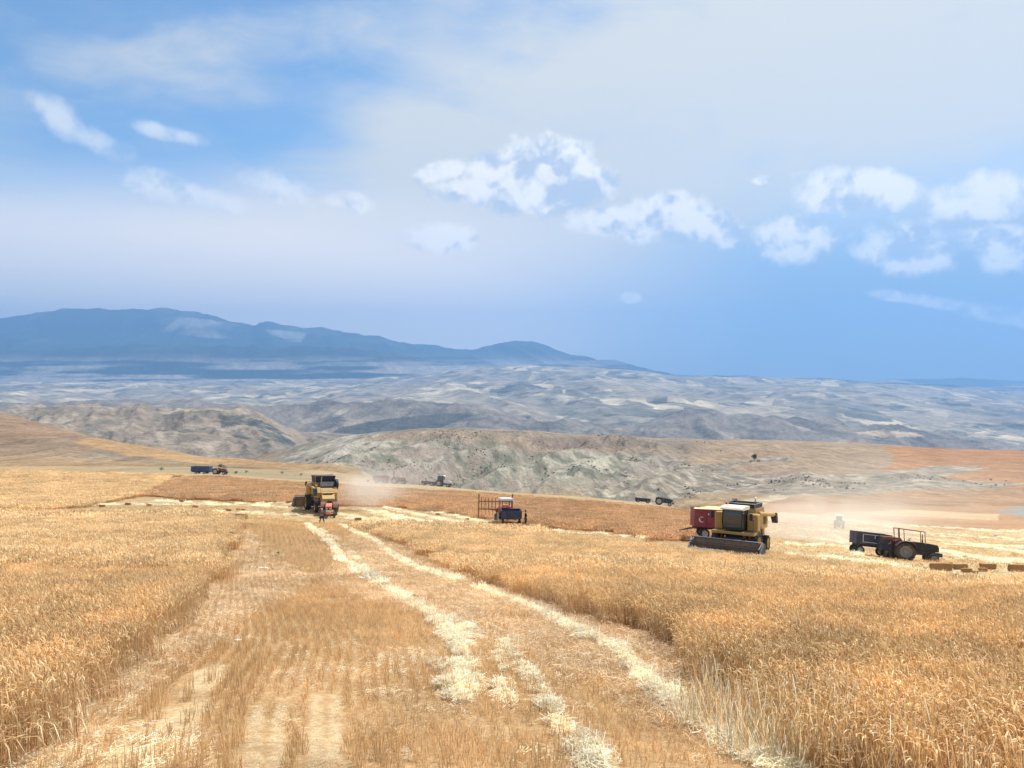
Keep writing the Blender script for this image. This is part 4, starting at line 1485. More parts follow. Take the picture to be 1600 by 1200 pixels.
# ------------------------------------------------------------------ combine harvester
def make_combine(label, tank_open=False):
    R = empty('combine_harvester', label, 'combine harvester', 'yellow combine harvesters working the field')
    # main hull
    MB().prism([(0.35, 1.15), (0.35, 3.0), (-2.9, 3.0), (-3.5, 2.75), (-3.9, 2.1), (-4.0, 1.5), (-3.2, 1.25), (-2.6, 0.95)], -0.78, 0.78).build('body', 'yellow_dark', R)
    for s in (-1, 1):
        b = MB()
        y0, y1 = sorted((s * 0.79, s * 1.22))
        b.prism([(0.3, 1.95), (0.3, 3.1), (-1.6, 3.1), (-1.6, 1.95)], y0, y1)
        b.build('side_panel', 'yellow', R)
        b = MB()
        b.prism([(-1.66, 1.75), (-1.66, 3.02), (-3.3, 2.95), (-3.75, 2.35), (-3.6, 1.75)], *sorted((s * 0.79, s * 1.16)))
        b.build('side_panel', 'yellow', R)
        b = MB()
        for k in range(7):
            zz = 2.1 + k * 0.1
            b.box((-3.2, min(s * 1.165, s * 1.19), zz), (-2.3, max(s * 1.165, s * 1.19), zz + 0.05))
        b.build('vent_grille', 'black', R)
        b = MB()
        b.prism([(-0.2, 0.95), (-0.2, 1.9), (-3.4, 1.7), (-3.4, 1.2), (-2.2, 0.9)], *sorted((s * 0.80, s * 0.92)))
        b.build('lower_shield', 'dark', R)
        # belts and pulleys
        for (x, z_, r) in ((-0.9, 1.45, 0.32), (-2.0, 1.35, 0.25), (-2.9, 1.5, 0.2)):
            MB().cyl((x, s * 0.93, z_), (x, s * 1.0, z_), r, n=18).build('pulley', 'yellow_dark', R)
    # front tank walls either side of the cab
    for s in (-1, 1):
        b = MB()
        b.box((0.4, min(s * 0.80, s * 1.62), 1.85), (1.15, max(s * 0.80, s * 1.62), 3.12), 0.06)
        b.build('front_panel', 'yellow', R)
    # grain tank and extension
    MB().prism([(0.32, 3.02), (0.1, 3.45), (-2.2, 3.45), (-2.5, 3.02)], -1.2, 1.2).build('grain_tank', 'yellow_dark', R)
    zt = 4.25 if tank_open else 3.78
    ext = MB()
    lo, hi = [(0.1, 1.1), (-2.1, 1.1), (-2.1, -1.1), (0.1, -1.1)], None
    fl = 0.28 if tank_open else 0.02
    sx0, sx1, sy = 0.1 + fl * 0.4, -2.1 - fl * 0.4, 1.1 + fl * 0.2
    if tank_open:
        sx0, sx1, sy = 0.15, -2.2, 1.22
    A4 = [(0.1, 1.1, 3.46), (-2.1, 1.1, 3.46), (-2.1, -1.1, 3.46), (0.1, -1.1, 3.46)]
    B4 = [(sx0, sy, zt), (sx1, sy, zt), (sx1, -sy, zt), (sx0, -sy, zt)]
    for i in range(4):
        ext.sheet([A4[i], A4[(i + 1) % 4], B4[(i + 1) % 4], B4[i]], 0.03)
    ext.build('tank_extension', 'black', R)
    b = MB()
    for i in range(4):
        b.cyl(B4[i], B4[(i + 1) % 4], 0.025, n=6)
        b.cyl(A4[i], B4[i], 0.02, n=6)
    b.build('tank_rail', 'steel', R)
    MB().sheet([(0.0, 1.0, 3.6), (-2.0, 1.0, 3.6), (-2.0, -1.0, 3.6), (0.0, -1.0, 3.6)], 0.05).build('grain', 'grain', R)
    # cab
    MB().box((0.64, -1.6, 1.62), (2.05, 1.6, 1.84), 0.04).build('cab_floor', 'yellow', R)
    g = MB()
    g.prism([(0.66, 1.96), (2.0, 1.96), (2.2, 2.6), (2.05, 3.42), (0.66, 3.42)], -0.7, 0.7)
    cab = g.build('cab', 'glass', R)
    for s in (-1, 1):
        b = MB()
        b.tube([(2.02, s * 0.72, 1.95), (2.22, s * 0.72, 2.6), (2.07, s * 0.72, 3.42)], 0.04)
        b.tube([(1.25, s * 0.725, 1.95), (1.25, s * 0.725, 3.42)], 0.035)
        b.tube([(0.68, s * 0.725, 1.95), (0.68, s * 0.725, 3.42)], 0.045)
        b.build('cab_frame', 'black', cab)
    MB().prism([(0.5, 3.43), (2.32, 3.43), (2.42, 3.5), (2.3, 3.62), (1.6, 3.70), (0.5, 3.68)], -0.84, 0.84).build('roof', 'cream', cab)
    b = MB()
    b.cyl((1.1, 0.1, 2.35), (1.35, 0.1, 2.9), 0.2, 0.14, 10)
    b.cyl((1.35, 0.1, 2.92), (1.4, 0.1, 3.2), 0.12, 0.1, 10)
    b.tube([(1.45, 0.25, 2.7), (1.8, 0.15, 2.6)], 0.05)
    b.build('steering_wheel', 'black', cab).data  # dark driver figure: torso, head and one arm
    for s in (-1, 1):
        MB().box((2.33, s * 0.62 - 0.11, 3.46), (2.44, s * 0.62 + 0.11, 3.56), 0.02).build('headlight', 'lamp', R)
        b = MB()
        b.tube([(2.1, s * 0.85, 3.3), (2.35, s * 1.35, 3.3)], 0.02, 6)
        b.box((2.3, s * 1.42 - 0.12, 2.78), (2.36, s * 1.42 + 0.12, 3.28), 0.02)
        b.build('mirror', 'black', R)
    MB().cyl((0.9, -0.7, 3.68), (0.9, -0.7, 3.84), 0.07, n=10).build('beacon', 'amber', R)
    # ladder and platform on the left side
    b = MB()
    b.box((1.2, 0.82, 1.845), (2.0, 1.58, 1.88))
    b.tube([(1.9, 1.48, 1.86), (1.9, 1.48, 2.8), (0.75, 1.48, 2.8)], 0.02, 6)
    b.build('platform', 'dark', R)
    b = MB()
    for s in (0, 0.42):
        b.tube([(1.1 + s, 1.5, 1.84), (1.2 + s, 1.75, 0.6)], 0.025, 6)
    for k in range(4):
        t = (k + 0.5) / 4
        b.box((1.1 + 0.1 * t, 1.5 + 0.25 * t - 0.08, 1.84 - 1.24 * t), (1.54 + 0.1 * t, 1.5 + 0.25 * t + 0.08, 1.87 - 1.24 * t))
    b.build('ladder', 'dark', R)
    # unloading auger along the left side
    b = MB()
    b.cyl((0.2, 1.42, 3.12), (-3.9, 1.55, 2.75), 0.17, n=14)
    b.cyl((0.2, 1.42, 3.12), (0.2, 1.3, 2.0), 0.2, n=14)
    ag = b.build('unloading_auger', 'yellow', R)
    MB().prism([(-3.85, 2.9), (-4.35, 2.85), (-4.6, 2.1), (-4.3, 2.05), (-3.85, 2.5)], 1.35, 1.75).build('spout', 'black', ag)
    # engine deck and rotary screen
    MB().prism([(-2.0, 3.04), (-2.0, 3.55), (-2.9, 3.5), (-3.2, 3.05)], -0.9, 0.75).build('engine_hood', 'dark', R)
    b = MB()
    b.cyl((-2.75, -1.1, 3.25), (-2.75, -1.36, 3.25), 0.62, n=24)
    b.cyl((-2.75, -1.36, 3.25), (-2.75, -1.42, 3.25), 0.5, 0.3, 24)
    b.build('rotary_screen', 'black', R)
    MB().tube([(-2.4, 0.5, 3.5), (-2.4, 0.5, 4.0), (-2.6, 0.5, 4.08)], 0.06, 10).build('exhaust_pipe', 'steel', R)
    # straw hood at the rear
    MB().prism([(-3.2, 2.7), (-3.9, 2.3), (-4.5, 1.7), (-4.55, 1.0), (-4.2, 0.95), (-3.5, 1.3)], -0.72, 0.72).build('straw_hood', 'yellow', R)
    MB().box((-4.62, -0.8, 0.72), (-4.1, 0.8, 1.0), 0.03).build('straw_chopper', 'black', R)
    b = MB()
    for k in range(5):
        b.box((-4.0 - 0.02 * k, -0.55, 1.75 + k * 0.13), (-3.94 - 0.0 * k, 0.55, 1.80 + k * 0.13))
    b.build('rear_grille', 'black', R)
    for s in (-1, 1):
        MB().box((-4.0, s * 0.62 - 0.08, 2.2), (-3.86, s * 0.62 + 0.08, 2.34), 0.02).build('tail_light', 'red', R)
    # axles and wheels
    MB().cyl((0.9, -1.25, 0.9), (0.9, 1.25, 0.9), 0.16).box((0.6, -0.7, 0.7), (1.2, 0.7, 1.2), 0.04).build('front_axle', 'dark', R)
    MB().cyl((-3.1, -1.1, 0.6), (-3.1, 1.1, 0.6), 0.1).box((-3.3, -0.15, 0.5), (-2.9, 0.15, 1.1), 0.03).build('rear_axle', 'dark', R)
    for s in (-1, 1):
        wheel(R, 0.9, s * 1.42, 0.9, 0.62, 'rim_yellow')
        wheel(R, -3.1, s * 1.2, 0.58, 0.38, 'rim_yellow')
    # feeder house
    MB().prism([(0.7, 1.0), (0.7, 1.75), (2.9, 1.05), (3.2, 0.95), (3.2, 0.35), (2.8, 0.3)], -0.62, 0.62).build('feeder_house', 'dark', R)
    # header: 5.6 m wide
    H = MB().prism([(3.2, 0.25), (3.2, 1.25), (3.28, 1.3), (3.34, 1.25), (3.34, 0.35), (4.45, 0.16), (4.45, 0.12), (3.3, 0.12)], -2.5, 2.5).build('header', 'header_brown', R)
    MB().box((3.16, -2.5, 1.3), (3.3, 2.5, 1.42), 0.03).build('header_beam', 'steel', H)
    b = MB()
    b.cyl((3.75, -2.42, 0.52), (3.75, 2.42, 0.52), 0.17, n=14)
    for k in range(44):
        y = -2.35 + 4.7 * k / 43
        t = k * 0.9
        b.cyl((3.75 + 0.24 * math.cos(t), y, 0.52 + 0.24 * math.sin(t)), (3.75 - 0.24 * math.cos(t), y + 0.05, 0.52 - 0.24 * math.sin(t)), 0.02, n=4)
    b.build('auger', 'header_brown', H)
    for s in (-1, 1):
        MB().prism([(3.0, 0.15), (3.0, 1.2), (3.35, 1.38), (3.9, 1.1), (4.5, 0.55), (5.25, 0.12), (4.5, 0.08)], *sorted((s * 2.52, s * 2.65))).build('end_divider', 'grey' if s < 0 else 'dark', H)
    b = MB()
    for k in range(70):
        y = -2.42 + 4.84 * k / 69
        b.prism([(4.45, 0.13), (4.62, 0.15), (4.45, 0.18)], y - 0.02, y + 0.02)
    b.build('cutter_bar', 'steel', H)
    b = MB()
    cx_, cz_, rr_ = 4.25, 1.0, 0.52
    b.cyl((cx_, -2.42, cz_), (cx_, 2.42, cz_), 0.035, n=10)
    for k in range(4):
        t = math.pi * 2 * k / 4 + 0.5
        x, z_ = cx_ + rr_ * math.cos(t), cz_ + rr_ * math.sin(t)
        b.box((x - 0.02, -2.4, z_ - 0.03), (x + 0.02, 2.4, z_ + 0.03))
        for j in range(5):
            y = -2.36 + 1.18 * j
            b.cyl((cx_, y, cz_), (x, y, z_), 0.018, n=5)
        for j in range(34):
            y = -2.35 + 4.7 * j / 33
            b.cyl((x, y, z_), (x + 0.03, y, z_ - 0.2), 0.008, n=4)
    b.build('reel', 'dark', H)
    for s in (-1, 1):
        MB().tube([(3.3, s * 2.46, 1.35), (4.25, s * 2.46, 1.0)], 0.045, 8).build('reel_arm', 'dark', H)
    MB().box((4.80, -2.3, 0.72), (4.83, 0.3, 0.80)).build('reel_slat', 'white', H, label='bright white slat on the front of the reel')
    return R


# ------------------------------------------------------------------ tractor
def make_tractor(label, hood='red', fender='red', canopy=None, rim='rim_grey', exhaust=True, group='tractors', driver=False, plate=False, frame_mat='dark', cabin=False):
    R = empty('tractor', label, 'tractor', group)
    MB().box((-0.5, -0.22, 0.55), (2.0, 0.22, 0.95), 0.05).build('chassis', 'dark', R)
    MB().box((-0.75, -0.35, 0.55), (0.1, 0.35, 1.0), 0.08).build('gearbox', 'dark', R)
    MB().prism([(0.55, 0.95), (0.55, 1.52), (1.6, 1.45), (2.12, 1.38), (2.2, 1.2), (2.16, 0.85), (0.9, 0.85)], -0.33, 0.33).build('hood', hood, R)
    b = MB()
    b.box((2.185, -0.28, 0.88), (2.23, 0.28, 1.22), 0.01)
    gr = b.build('grille', 'black', R)
    for s in (-1, 1):
        MB().cyl((2.23, s * 0.18, 1.12), (2.26, s * 0.18, 1.12), 0.075, n=14).build('headlight', 'lamp', gr)
    MB().box((2.15, -0.28, 0.5), (2.5, 0.28, 0.8), 0.04).build('front_weight', 'dark' if not plate else 'red_faded', R)
    if plate:
        MB().box((2.235, -0.26, 0.80), (2.255, 0.26, 0.96)).build('number_plate', 'white', gr)
    MB().box((0.4, -0.33, 1.0), (0.56, 0.33, 1.5), 0.03).build('dashboard', 'dark', R)
    b = MB()
    b.cyl((0.4, 0, 1.35), (0.12, 0, 1.62), 0.025, n=6)
    for k in range(14):
        t, t2 = 2 * math.pi * k / 14, 2 * math.pi * (k + 1) / 14
        f = lambda q: (0.12 + 0.2 * math.sin(q) * 0.7, 0.2 * math.cos(q), 1.62 + 0.2 * math.sin(q) * 0.7)
        b.cyl(f(t), f(t2), 0.018, n=5)
    b.build('steering_wheel', 'black', R)
    MB().box((-0.5, -0.25, 1.1), (-0.02, 0.25, 1.2), 0.04).prism([(-0.55, 1.15), (-0.45, 1.15), (-0.52, 1.6), (-0.6, 1.6)], -0.24, 0.24).build('seat', 'black', R)
    for s in (-1, 1):
        wheel(R, -0.35, s * 0.72, 0.72, 0.40, rim)
        wheel(R, 1.72, s * 0.66, 0.37, 0.22, rim, lugs=False)
        b = MB()
        pr = [(-0.35 + 0.82 * math.cos(t), 0.72 + 0.82 * math.sin(t)) for t in np.linspace(0.35, 2.6, 9)]
        pr += [(-0.35 + 0.78 * math.cos(t), 0.72 + 0.78 * math.sin(t)) for t in np.linspace(2.6, 0.35, 9)]
        b.prism(pr, *sorted((s * 0.45, s * 0.98)))
        b.box((-1.0, min(s * 0.43, s * 0.46), 0.95), (0.35, max(s * 0.43, s * 0.46), 1.45))
        b.build('fender', fender, R)
    MB().cyl((1.72, -0.6, 0.42), (1.72, 0.6, 0.42), 0.06, n=8).build('front_axle', 'dark', R)
    MB().cyl((-0.35, -0.7, 0.72), (-0.35, 0.7, 0.72), 0.12, n=10).build('rear_axle', 'dark', R)
    if exhaust:
        MB().tube([(1.2, 0.2, 1.45), (1.2, 0.2, 1.7)], 0.05, 8).tube([(1.2, 0.2, 1.7), (1.2, 0.2, 2.15)], 0.03, 8).build('exhaust_pipe', 'black', R)
    if canopy:
        b = MB()
        for x in (-0.75, 0.35) if not cabin else (-0.8, 0.5):
            for s in (-1, 1):
                b.tube([(x, s * 0.5, 1.3), (x, s * 0.5, 2.38)], 0.035, 6)
        for s in (-1, 1):
            b.tube([(-0.85, s * 0.5, 2.4), (0.55, s * 0.5, 2.36)], 0.03, 6)
        for x in (-0.85, 0.55):
            b.tube([(x, -0.5, 2.38), (x, 0.5, 2.38)], 0.03, 6)
        b.build('canopy_frame', frame_mat, R)
        MB().prism([(-0.98, 2.40), (-0.92, 2.62), (0.55, 2.60), (0.74, 2.40)], -0.66, 0.66).build('canopy', canopy, R)
        if cabin:
            MB().prism([(-0.78, 1.3), (0.48, 1.3), (0.48, 2.37), (-0.78, 2.37)], -0.49, 0.49).build('cab_glass', 'glass', R)
    return R


# ------------------------------------------------------------------ trailer
def make_trailer(label, body='navy', L=4.2, Wd=2.1, H=0.85, floor=0.95, axles=(-1.2, 1.2), load=None, group='farm trailers', ribs=4, name='trailer', inner=None, wr=0.42, mesh_top=False):
    R = empty(name, label, 'trailer', group)
    x0, x1, w = -L / 2, L / 2, Wd / 2
    MB().box((x0, -w, floor - 0.06), (x1, w, floor), 0.01).build('floor', 'dark', R)
    b = MB()
    for s in (-0.4, 0.4):
        b.box((x0 + 0.1, s - 0.06, floor - 0.26), (x1 - 0.1, s + 0.06, floor - 0.063))
    for x in np.linspace(x0 + 0.3, x1 - 0.3, 5):
        b.box((x - 0.04, -w + 0.05, floor - 0.18), (x + 0.04, w - 0.05, floor - 0.065))
    b.build('chassis', 'dark', R)
    sides = []
    for s in (-1, 1):
        p = MB().box((x0, min(s * w, s * (w - 0.04)), floor + 0.003), (x1, max(s * w, s * (w - 0.04)), floor + H), 0.008).build('side_panel', body, R)
        sides.append(p)
        for k in range(ribs + 1):
            x = x0 + 0.04 + (L - 0.08) * k / ribs
            MB().box((x - 0.035, min(s * (w + 0.003), s * (w + 0.05)), floor - 0.1), (x + 0.035, max(s * (w + 0.003), s * (w + 0.05)), floor + H + 0.02), 0.008).build('rib', body, p)
        MB().box((x0, min(s * (w + 0.003), s * (w + 0.045)), floor + H - 0.07), (x1, max(s * (w + 0.003), s * (w + 0.045)), floor + H + 0.015)).box((x0, min(s * (w + 0.003), s * (w + 0.03)), floor + H * 0.5 - 0.03), (x1, max(s * (w + 0.003), s * (w + 0.03)), floor + H * 0.5 + 0.03)).build('rail', body, p)
    MB().box((x1 - 0.04, -w + 0.045, floor + 0.003), (x1, w - 0.045, floor + H), 0.008).build('front_panel', body, R)
    tg = MB().box((x0, -w + 0.045, floor + 0.003), (x0 + 0.04, w - 0.045, floor + H), 0.008).build('tailgate', body, R)
    MB().box((x0 - 0.03, -0.05, floor + 0.1), (x0 - 0.003, 0.05, floor + H)).build('latch', 'dark', tg)
    for x in axles:
        MB().cyl((x, -w + 0.15, wr), (x, w - 0.15, wr), 0.05, n=8).box((x - 0.35, -w + 0.3, wr + 0.08), (x + 0.35, -w + 0.38, wr + 0.14)).box((x - 0.35, w - 0.38, wr + 0.08), (x + 0.35, w - 0.3, wr + 0.14)).build('axle', 'dark', R)
        for s in (-1, 1):
            wheel(R, x, s * (w - 0.16), wr, 0.24, 'rim_grey', lugs=False)
    MB().tube([(x1 - 0.1, -0.4, floor - 0.2), (x1 + 1.1, 0, 0.5)], 0.04, 6).tube([(x1 - 0.1, 0.4, floor - 0.2), (x1 + 1.1, 0, 0.5)], 0.04, 6).build('drawbar', 'dark', R)
    if load:
        n = 14
        xs, ys = np.linspace(x0 + 0.05, x1 - 0.05, n), np.linspace(-w + 0.05, w - 0.05, 8)
        gx, gy = np.meshgrid(xs, ys)
        gz = floor + H * 0.9 + 0.36 * (1 - (gx / (L / 2)) ** 2) * (1 - (gy / w) ** 2) + 0.03 * rng.normal(0, 1, gx.shape)
        new_mesh('grain_load', np.stack([gx, gy, gz], -1).reshape(-1, 3), grid_faces(8, n), MT[load], smooth=True, parent=R)
    return R, sides


def crescent(parent, x, z, r, y, sgn, star=None):
    """flat crescent and star emblem standing proud of a panel (x to the right of the reader)"""
    out_ = [(r * math.cos(t), r * math.sin(t)) for t in np.linspace(math.radians(38), math.radians(322), 22)]
    inn = [(r * 0.22 + 0.80 * r * math.cos(t), 0.80 * r * math.sin(t)) for t in np.linspace(math.radians(310), math.radians(50), 22)]
    b = MB()
    k = len(out_)
    inn = inn[::-1]
    o0 = [(x + sgn * a, y, z + c) for a, c in out_]
    i0 = [(x + sgn * a, y, z + c) for a, c in inn]
    th = 0.012 if y > 0 else -0.012
    vs = o0 + i0 + [(a, q + th, c) for a, q, c in o0] + [(a, q + th, c) for a, q, c in i0]
    fs = []
    for i in range(k - 1):
        fs += [(i, i + 1, k + i + 1, k + i), (2 * k + i, 3 * k + i, 3 * k + i + 1, 2 * k + i + 1), (i, 2 * k + i, 2 * k + i + 1, i + 1), (k + i, k + i + 1, 3 * k + i + 1, 3 * k + i)]
    b.add(vs, fs)
    b.build('crescent_emblem', 'white', parent, label='white crescent painted on the maroon side')
    if star:
        sx, sz, sr = star
        pts = [(sx + sgn * (sr if i % 2 == 0 else sr * 0.4) * math.cos(math.pi / 5 * i + 0.3), sz + (sr if i % 2 == 0 else sr * 0.4) * math.sin(math.pi / 5 * i + 0.3)) for i in range(10)]
        b = MB()
        vs = [(a, y, c) for a, c in pts] + [(a, y + th, c) for a, c in pts] + [(sx, y, sz), (sx, y + th, sz)]
        fs = []
        for i in range(10):
            j = (i + 1) % 10
            fs += [(i, j, 20), (10 + i, 21, 10 + j), (i, 10 + i, 10 + j, j)]
        b.add(vs, fs)
        b.build('star_emblem', 'white', parent, label='small white star painted on the maroon side')


# ------------------------------------------------------------------ people
def skin_mesh(name, pts, edges, radii, mat, parent=None, sub=2, root=0):
    me = bpy.data.meshes.new(name)
    me.from_pydata(pts, edges, [])
    o = bpy.data.objects.new(name, me)
    col.objects.link(o)
    md = o.modifiers.new('skin', 'SKIN')
    md.use_smooth_shade = True
    sl = me.skin_vertices[0].data if me.skin_vertices else None
    if sl is None:
        import bmesh
        bm = bmesh.new()
        bm.from_mesh(me)
        bm.verts.layers.skin.verify()
        bm.to_mesh(me)
        bm.free()
        sl = me.skin_vertices[0].data
    for i, r in enumerate(radii):
        sl[i].radius = (r, r) if not isinstance(r, tuple) else r
        sl[i].use_root = (i == root)
    s2 = o.modifiers.new('subdivision', 'SUBSURF')
    s2.levels = s2.render_levels = sub
    me.materials.append(MT[mat])
    if parent:
        o.parent = parent
    return o


def make_person(label, shirt, trousers, cap, stance=0.2, arms='down', lean=0.0):
    R = empty('person', label, 'person')
    st = stance
    lx = lean
    J = dict(pel=(0, 0, 0.95), sp=(0.02 + lx * 0.3, 0, 1.15), ch=(lx * 0.7, 0, 1.36), nk=(0.01 + lx, 0, 1.50), hb=(0.02 + lx * 1.1, 0, 1.56), hd=(0.035 + lx * 1.15, 0, 1.64), ht=(0.02 + lx * 1.2, 0, 1.72))
    pts, ed, ra = [], [], []

    def V_(p, r, par=None):
        pts.append(p)
        ra.append(r)
        if par is not None:
            ed.append((par, len(pts) - 1))
        return len(pts) - 1
    a = V_(J['pel'], (0.14, 0.11))
    b = V_(J['sp'], (0.13, 0.10), a)
    c = V_(J['ch'], (0.16, 0.115), b)
    d = V_(J['nk'], 0.06, c)
    e = V_(J['hb'], 0.07, d)
    f = V_(J['hd'], (0.092, 0.085), e)
    V_(J['ht'], (0.07, 0.07), f)
    body_arm = {}
    for s in (-1, 1):
        h = V_((0, s * 0.1, 0.9), 0.095, a)
        k = V_((0.03, s * (0.1 + st * 0.5), 0.5), 0.062, h)
        an = V_((-0.02, s * (0.1 + st), 0.09), 0.042, k)
        V_((0.14, s * (0.12 + st), 0.04), 0.035, an)
        sh = V_((J['ch'][0], s * 0.18, 1.42), 0.06, c)
        if arms == 'down':
            el = V_((J['ch'][0] - 0.03, s * 0.25, 1.14), 0.043, sh)
            wr_ = V_((0.06 + lx, s * 0.26, 0.9), 0.03, el)
            hn = V_((0.09 + lx, s * 0.25, 0.81), 0.034, wr_)
        else:
            el = V_((J['ch'][0] + 0.02, s * 0.3, 1.17), 0.043, sh)
            wr_ = V_((0.17 + lx, s * 0.16, 1.06), 0.03, el)
            hn = V_((0.2 + lx, s * 0.09, 1.04), 0.034, wr_)
        body_arm[s] = (pts[sh], pts[el], pts[wr_], pts[hn])
        hp = pts[hn]
        for q in range(4):
            fz = V_((hp[0] + 0.025, hp[1] + (q - 1.5) * 0.016, hp[2] - 0.05), 0.009, hn)
            V_((hp[0] + 0.035, hp[1] + (q - 1.5) * 0.016, hp[2] - 0.085 + 0.006 * abs(q - 1)), 0.007, fz)
        V_((hp[0] + 0.045, hp[1] - s * 0.03, hp[2] - 0.02), 0.009, hn)
    skin_mesh('body', pts, ed, ra, 'skin', R, 2)
    # shirt
    P, E, Rr = [J['pel'], J['sp'], J['ch'], (J['nk'][0], 0, 1.47)], [(0, 1), (1, 2), (2, 3)], [(0.16, 0.125), (0.155, 0.12), (0.185, 0.135), 0.075]
    for s in (-1, 1):
        i = len(P)
        sh, el, wr_, hn = body_arm[s]
        P += [sh, el, wr_]
        E += [(2, i), (i, i + 1), (i + 1, i + 2)]
        Rr += [0.08, 0.06, 0.043]
    skin_mesh('shirt', P, E, Rr, shirt, R, 2)
    P, E, Rr = [(0, 0, 0.98)], [], [(0.165, 0.125)]
    for s in (-1, 1):
        i = len(P)
        P += [(0, s * 0.1, 0.86), (0.03, s * (0.1 + st * 0.5), 0.5), (-0.015, s * (0.1 + st), 0.1)]
        E += [(0, i), (i, i + 1), (i + 1, i + 2)]
        Rr += [0.112, 0.08, 0.065]
    skin_mesh('trousers', P, E, Rr, trousers, R, 2)
    for s in (-1, 1):
        skin_mesh('shoe', [(-0.07, s * (0.1 + st), 0.05), (0.06, s * (0.115 + st), 0.045), (0.19, s * (0.125 + st), 0.035)], [(0, 1), (1, 2)], [0.055, 0.055, 0.042], 'black', R, 1)
    hx, hz_ = J['hd'][0], J['hd'][2]
    b = MB()
    b.lathe_y([(0.001, -0.1), (0.055, -0.092), (0.09, -0.05), (0.1, 0), (0.09, 0.05), (0.055, 0.092), (0.001, 0.1)], hx - 0.012, hz_ + 0.045, 16)
    hc = b.build('cap' if cap else 'hair', cap or 'hair', R)
    if cap:
        MB().prism([(hx + 0.03, hz_ + 0.055), (hx + 0.19, hz_ + 0.035), (hx + 0.19, hz_ + 0.05), (hx + 0.03, hz_ + 0.085)], -0.075, 0.075).build('peak', cap, hc)
    b = MB()
    b.cyl((hx + 0.085, 0, hz_ + 0.02), (hx + 0.118, 0, hz_ - 0.025), 0.008, 0.017, 8)
    b.build('nose', 'skin', R)
    for s in (-1, 1):
        MB().cyl((hx + 0.078, s * 0.032, hz_ + 0.012), (hx + 0.09, s * 0.032, hz_ + 0.012), 0.011, n=8).build('eye', 'black', R)
        MB().cyl((hx, s * 0.082, hz_), (hx - 0.01, s * 0.104, hz_ + 0.005), 0.024, 0.028, 8).build('ear', 'skin', R)
    return R


# ------------------------------------------------------------------ placing the machines
cmb = make_combine('yellow combine harvester with cream cab roof cutting into the right wheat, dust trailing behind')
place(cmb, 1156, 58.5, 238, 1.0, 0.8, dz=0.16)
cm2 = make_combine('yellow combine harvester with raised black tank covers standing behind the red tractor', True)
place(cm2, 501, 105, 115, 1.12, 0.7)

t1, sides = make_trailer('maroon grain trailer with white crescent and star on its side, beside the combine', 'maroon', 4.3, 2.1, 1.5, 1.0, load='grain', group='farm trailers', ribs=4)
place(t1, 1120, 67, 176, 1.0, 0.6, dz=0.25)
# the reader sees the left-hand side of the trailer (its front points left in the view)
crescent(sides[1], 1.52, 1.62, 0.24, 1.056, -1, star=(0.95, 2.1, 0.1))

tr = make_tractor('dark tractor with open canopy frame parked on the cut ground at the right', 'black', 'darkmaroon', None, 'rim_dull', True)
b = MB()
for s in (-1, 1):
    b.tube([(-0.75, s * 0.5, 1.3), (-0.8, s * 0.5, 2.45), (1.15, s * 0.45, 2.32)], 0.035, 6)
    b.tube([(1.15, s * 0.45, 2.32), (1.18, s * 0.45, 1.35)], 0.03, 6)
    b.tube([(-0.35, s * 0.5, 1.4), (-0.4, s * 0.5, 2.42)], 0.03, 6)
for x, z_ in ((-0.8, 2.45), (0.2, 2.39), (1.15, 2.32)):
    b.tube([(x, -0.5, z_), (x, 0.5, z_)], 0.03, 6)
b.build('canopy_frame', 'rust', tr)
place(tr, 1417, 69, -8, 1.16, 0.9)
t2, sd = make_trailer('dark slate grain trailer with white outlined panel, hitched behind the dark tractor group', 'slate', 3.2, 2.0, 1.05, 1.05, ribs=3, group='farm trailers')
place(t2, 1359, 73, -6, 1.0, 0.9)
b = MB()
for (xa, xb, za, zb) in ((-1.05, 1.05, 1.2, 1.24), (-1.05, 1.05, 1.92, 1.96), (-1.05, -1.0, 1.2, 1.96), (1.0, 1.05, 1.2, 1.96), (0.02, 0.07, 1.6, 1.96)):
    b.box((xa, -1.075, za), (xb, -1.053, zb))
b.build('white_outline', 'white', sd[0], label='white painted rectangle outline on the slate side')
# small baler between trailer and tractor
bl = empty('baler', 'small dark square baler between the slate trailer and the dark tractor', 'baler')
MB().prism([(-0.95, 0.75), (-1.0, 1.5), (-0.85, 1.95), (0.75, 1.95), (0.95, 1.7), (0.85, 0.9), (0.4, 0.65)], -0.7, 0.7).build('chamber', 'slate', bl)
MB().box((-0.85, -0.73, 1.72), (0.75, 0.73, 1.98), 0.03).build('cover', 'rust', bl)
MB().cyl((0.7, -0.8, 1.1), (0.7, -0.72, 1.1), 0.35, n=20).build('flywheel', 'dark', bl)
MB().box((-0.3, -0.724, 1.3), (0.5, -0.706, 1.42)).build('stripe', 'white', bl)
MB().tube([(0.85, 0.0, 0.8), (1.9, 0.0, 0.6)], 0.06, 6).build('drawbar', 'dark', bl)
for s in (-1, 1):
    wheel(bl, -0.1, s * 0.85, 0.36, 0.22, 'rim_dull', lugs=False)
MB().cyl((-0.1, -0.8, 0.36), (-0.1, 0.8, 0.36), 0.05, n=8).build('axle', 'dark', bl)
place(bl, 1389, 71.5, -8, 1.0, 0.9)

tr = make_tractor('red tractor facing the viewer in front of the left combine, white number plate', 'red_faded', 'dullred', None, 'rim_dull', False, plate=True)
place(tr, 514, 99, -79, 1.1, 0.8)
tr = make_tractor('red tractor with white sun canopy behind the navy trailer', 'red', 'red', 'white', 'rim_grey', False)
place(tr, 789, 91.5, 104, 1.1, 0.8)
t3, sd = make_trailer('navy blue tipping trailer seen from behind, a man standing at its right', 'navy', 3.4, 2.1, 0.72, 1.0, axles=(-1.2,), ribs=3, wr=0.46)
place(t3, 798, 87, 92, 1.05, 0.8)

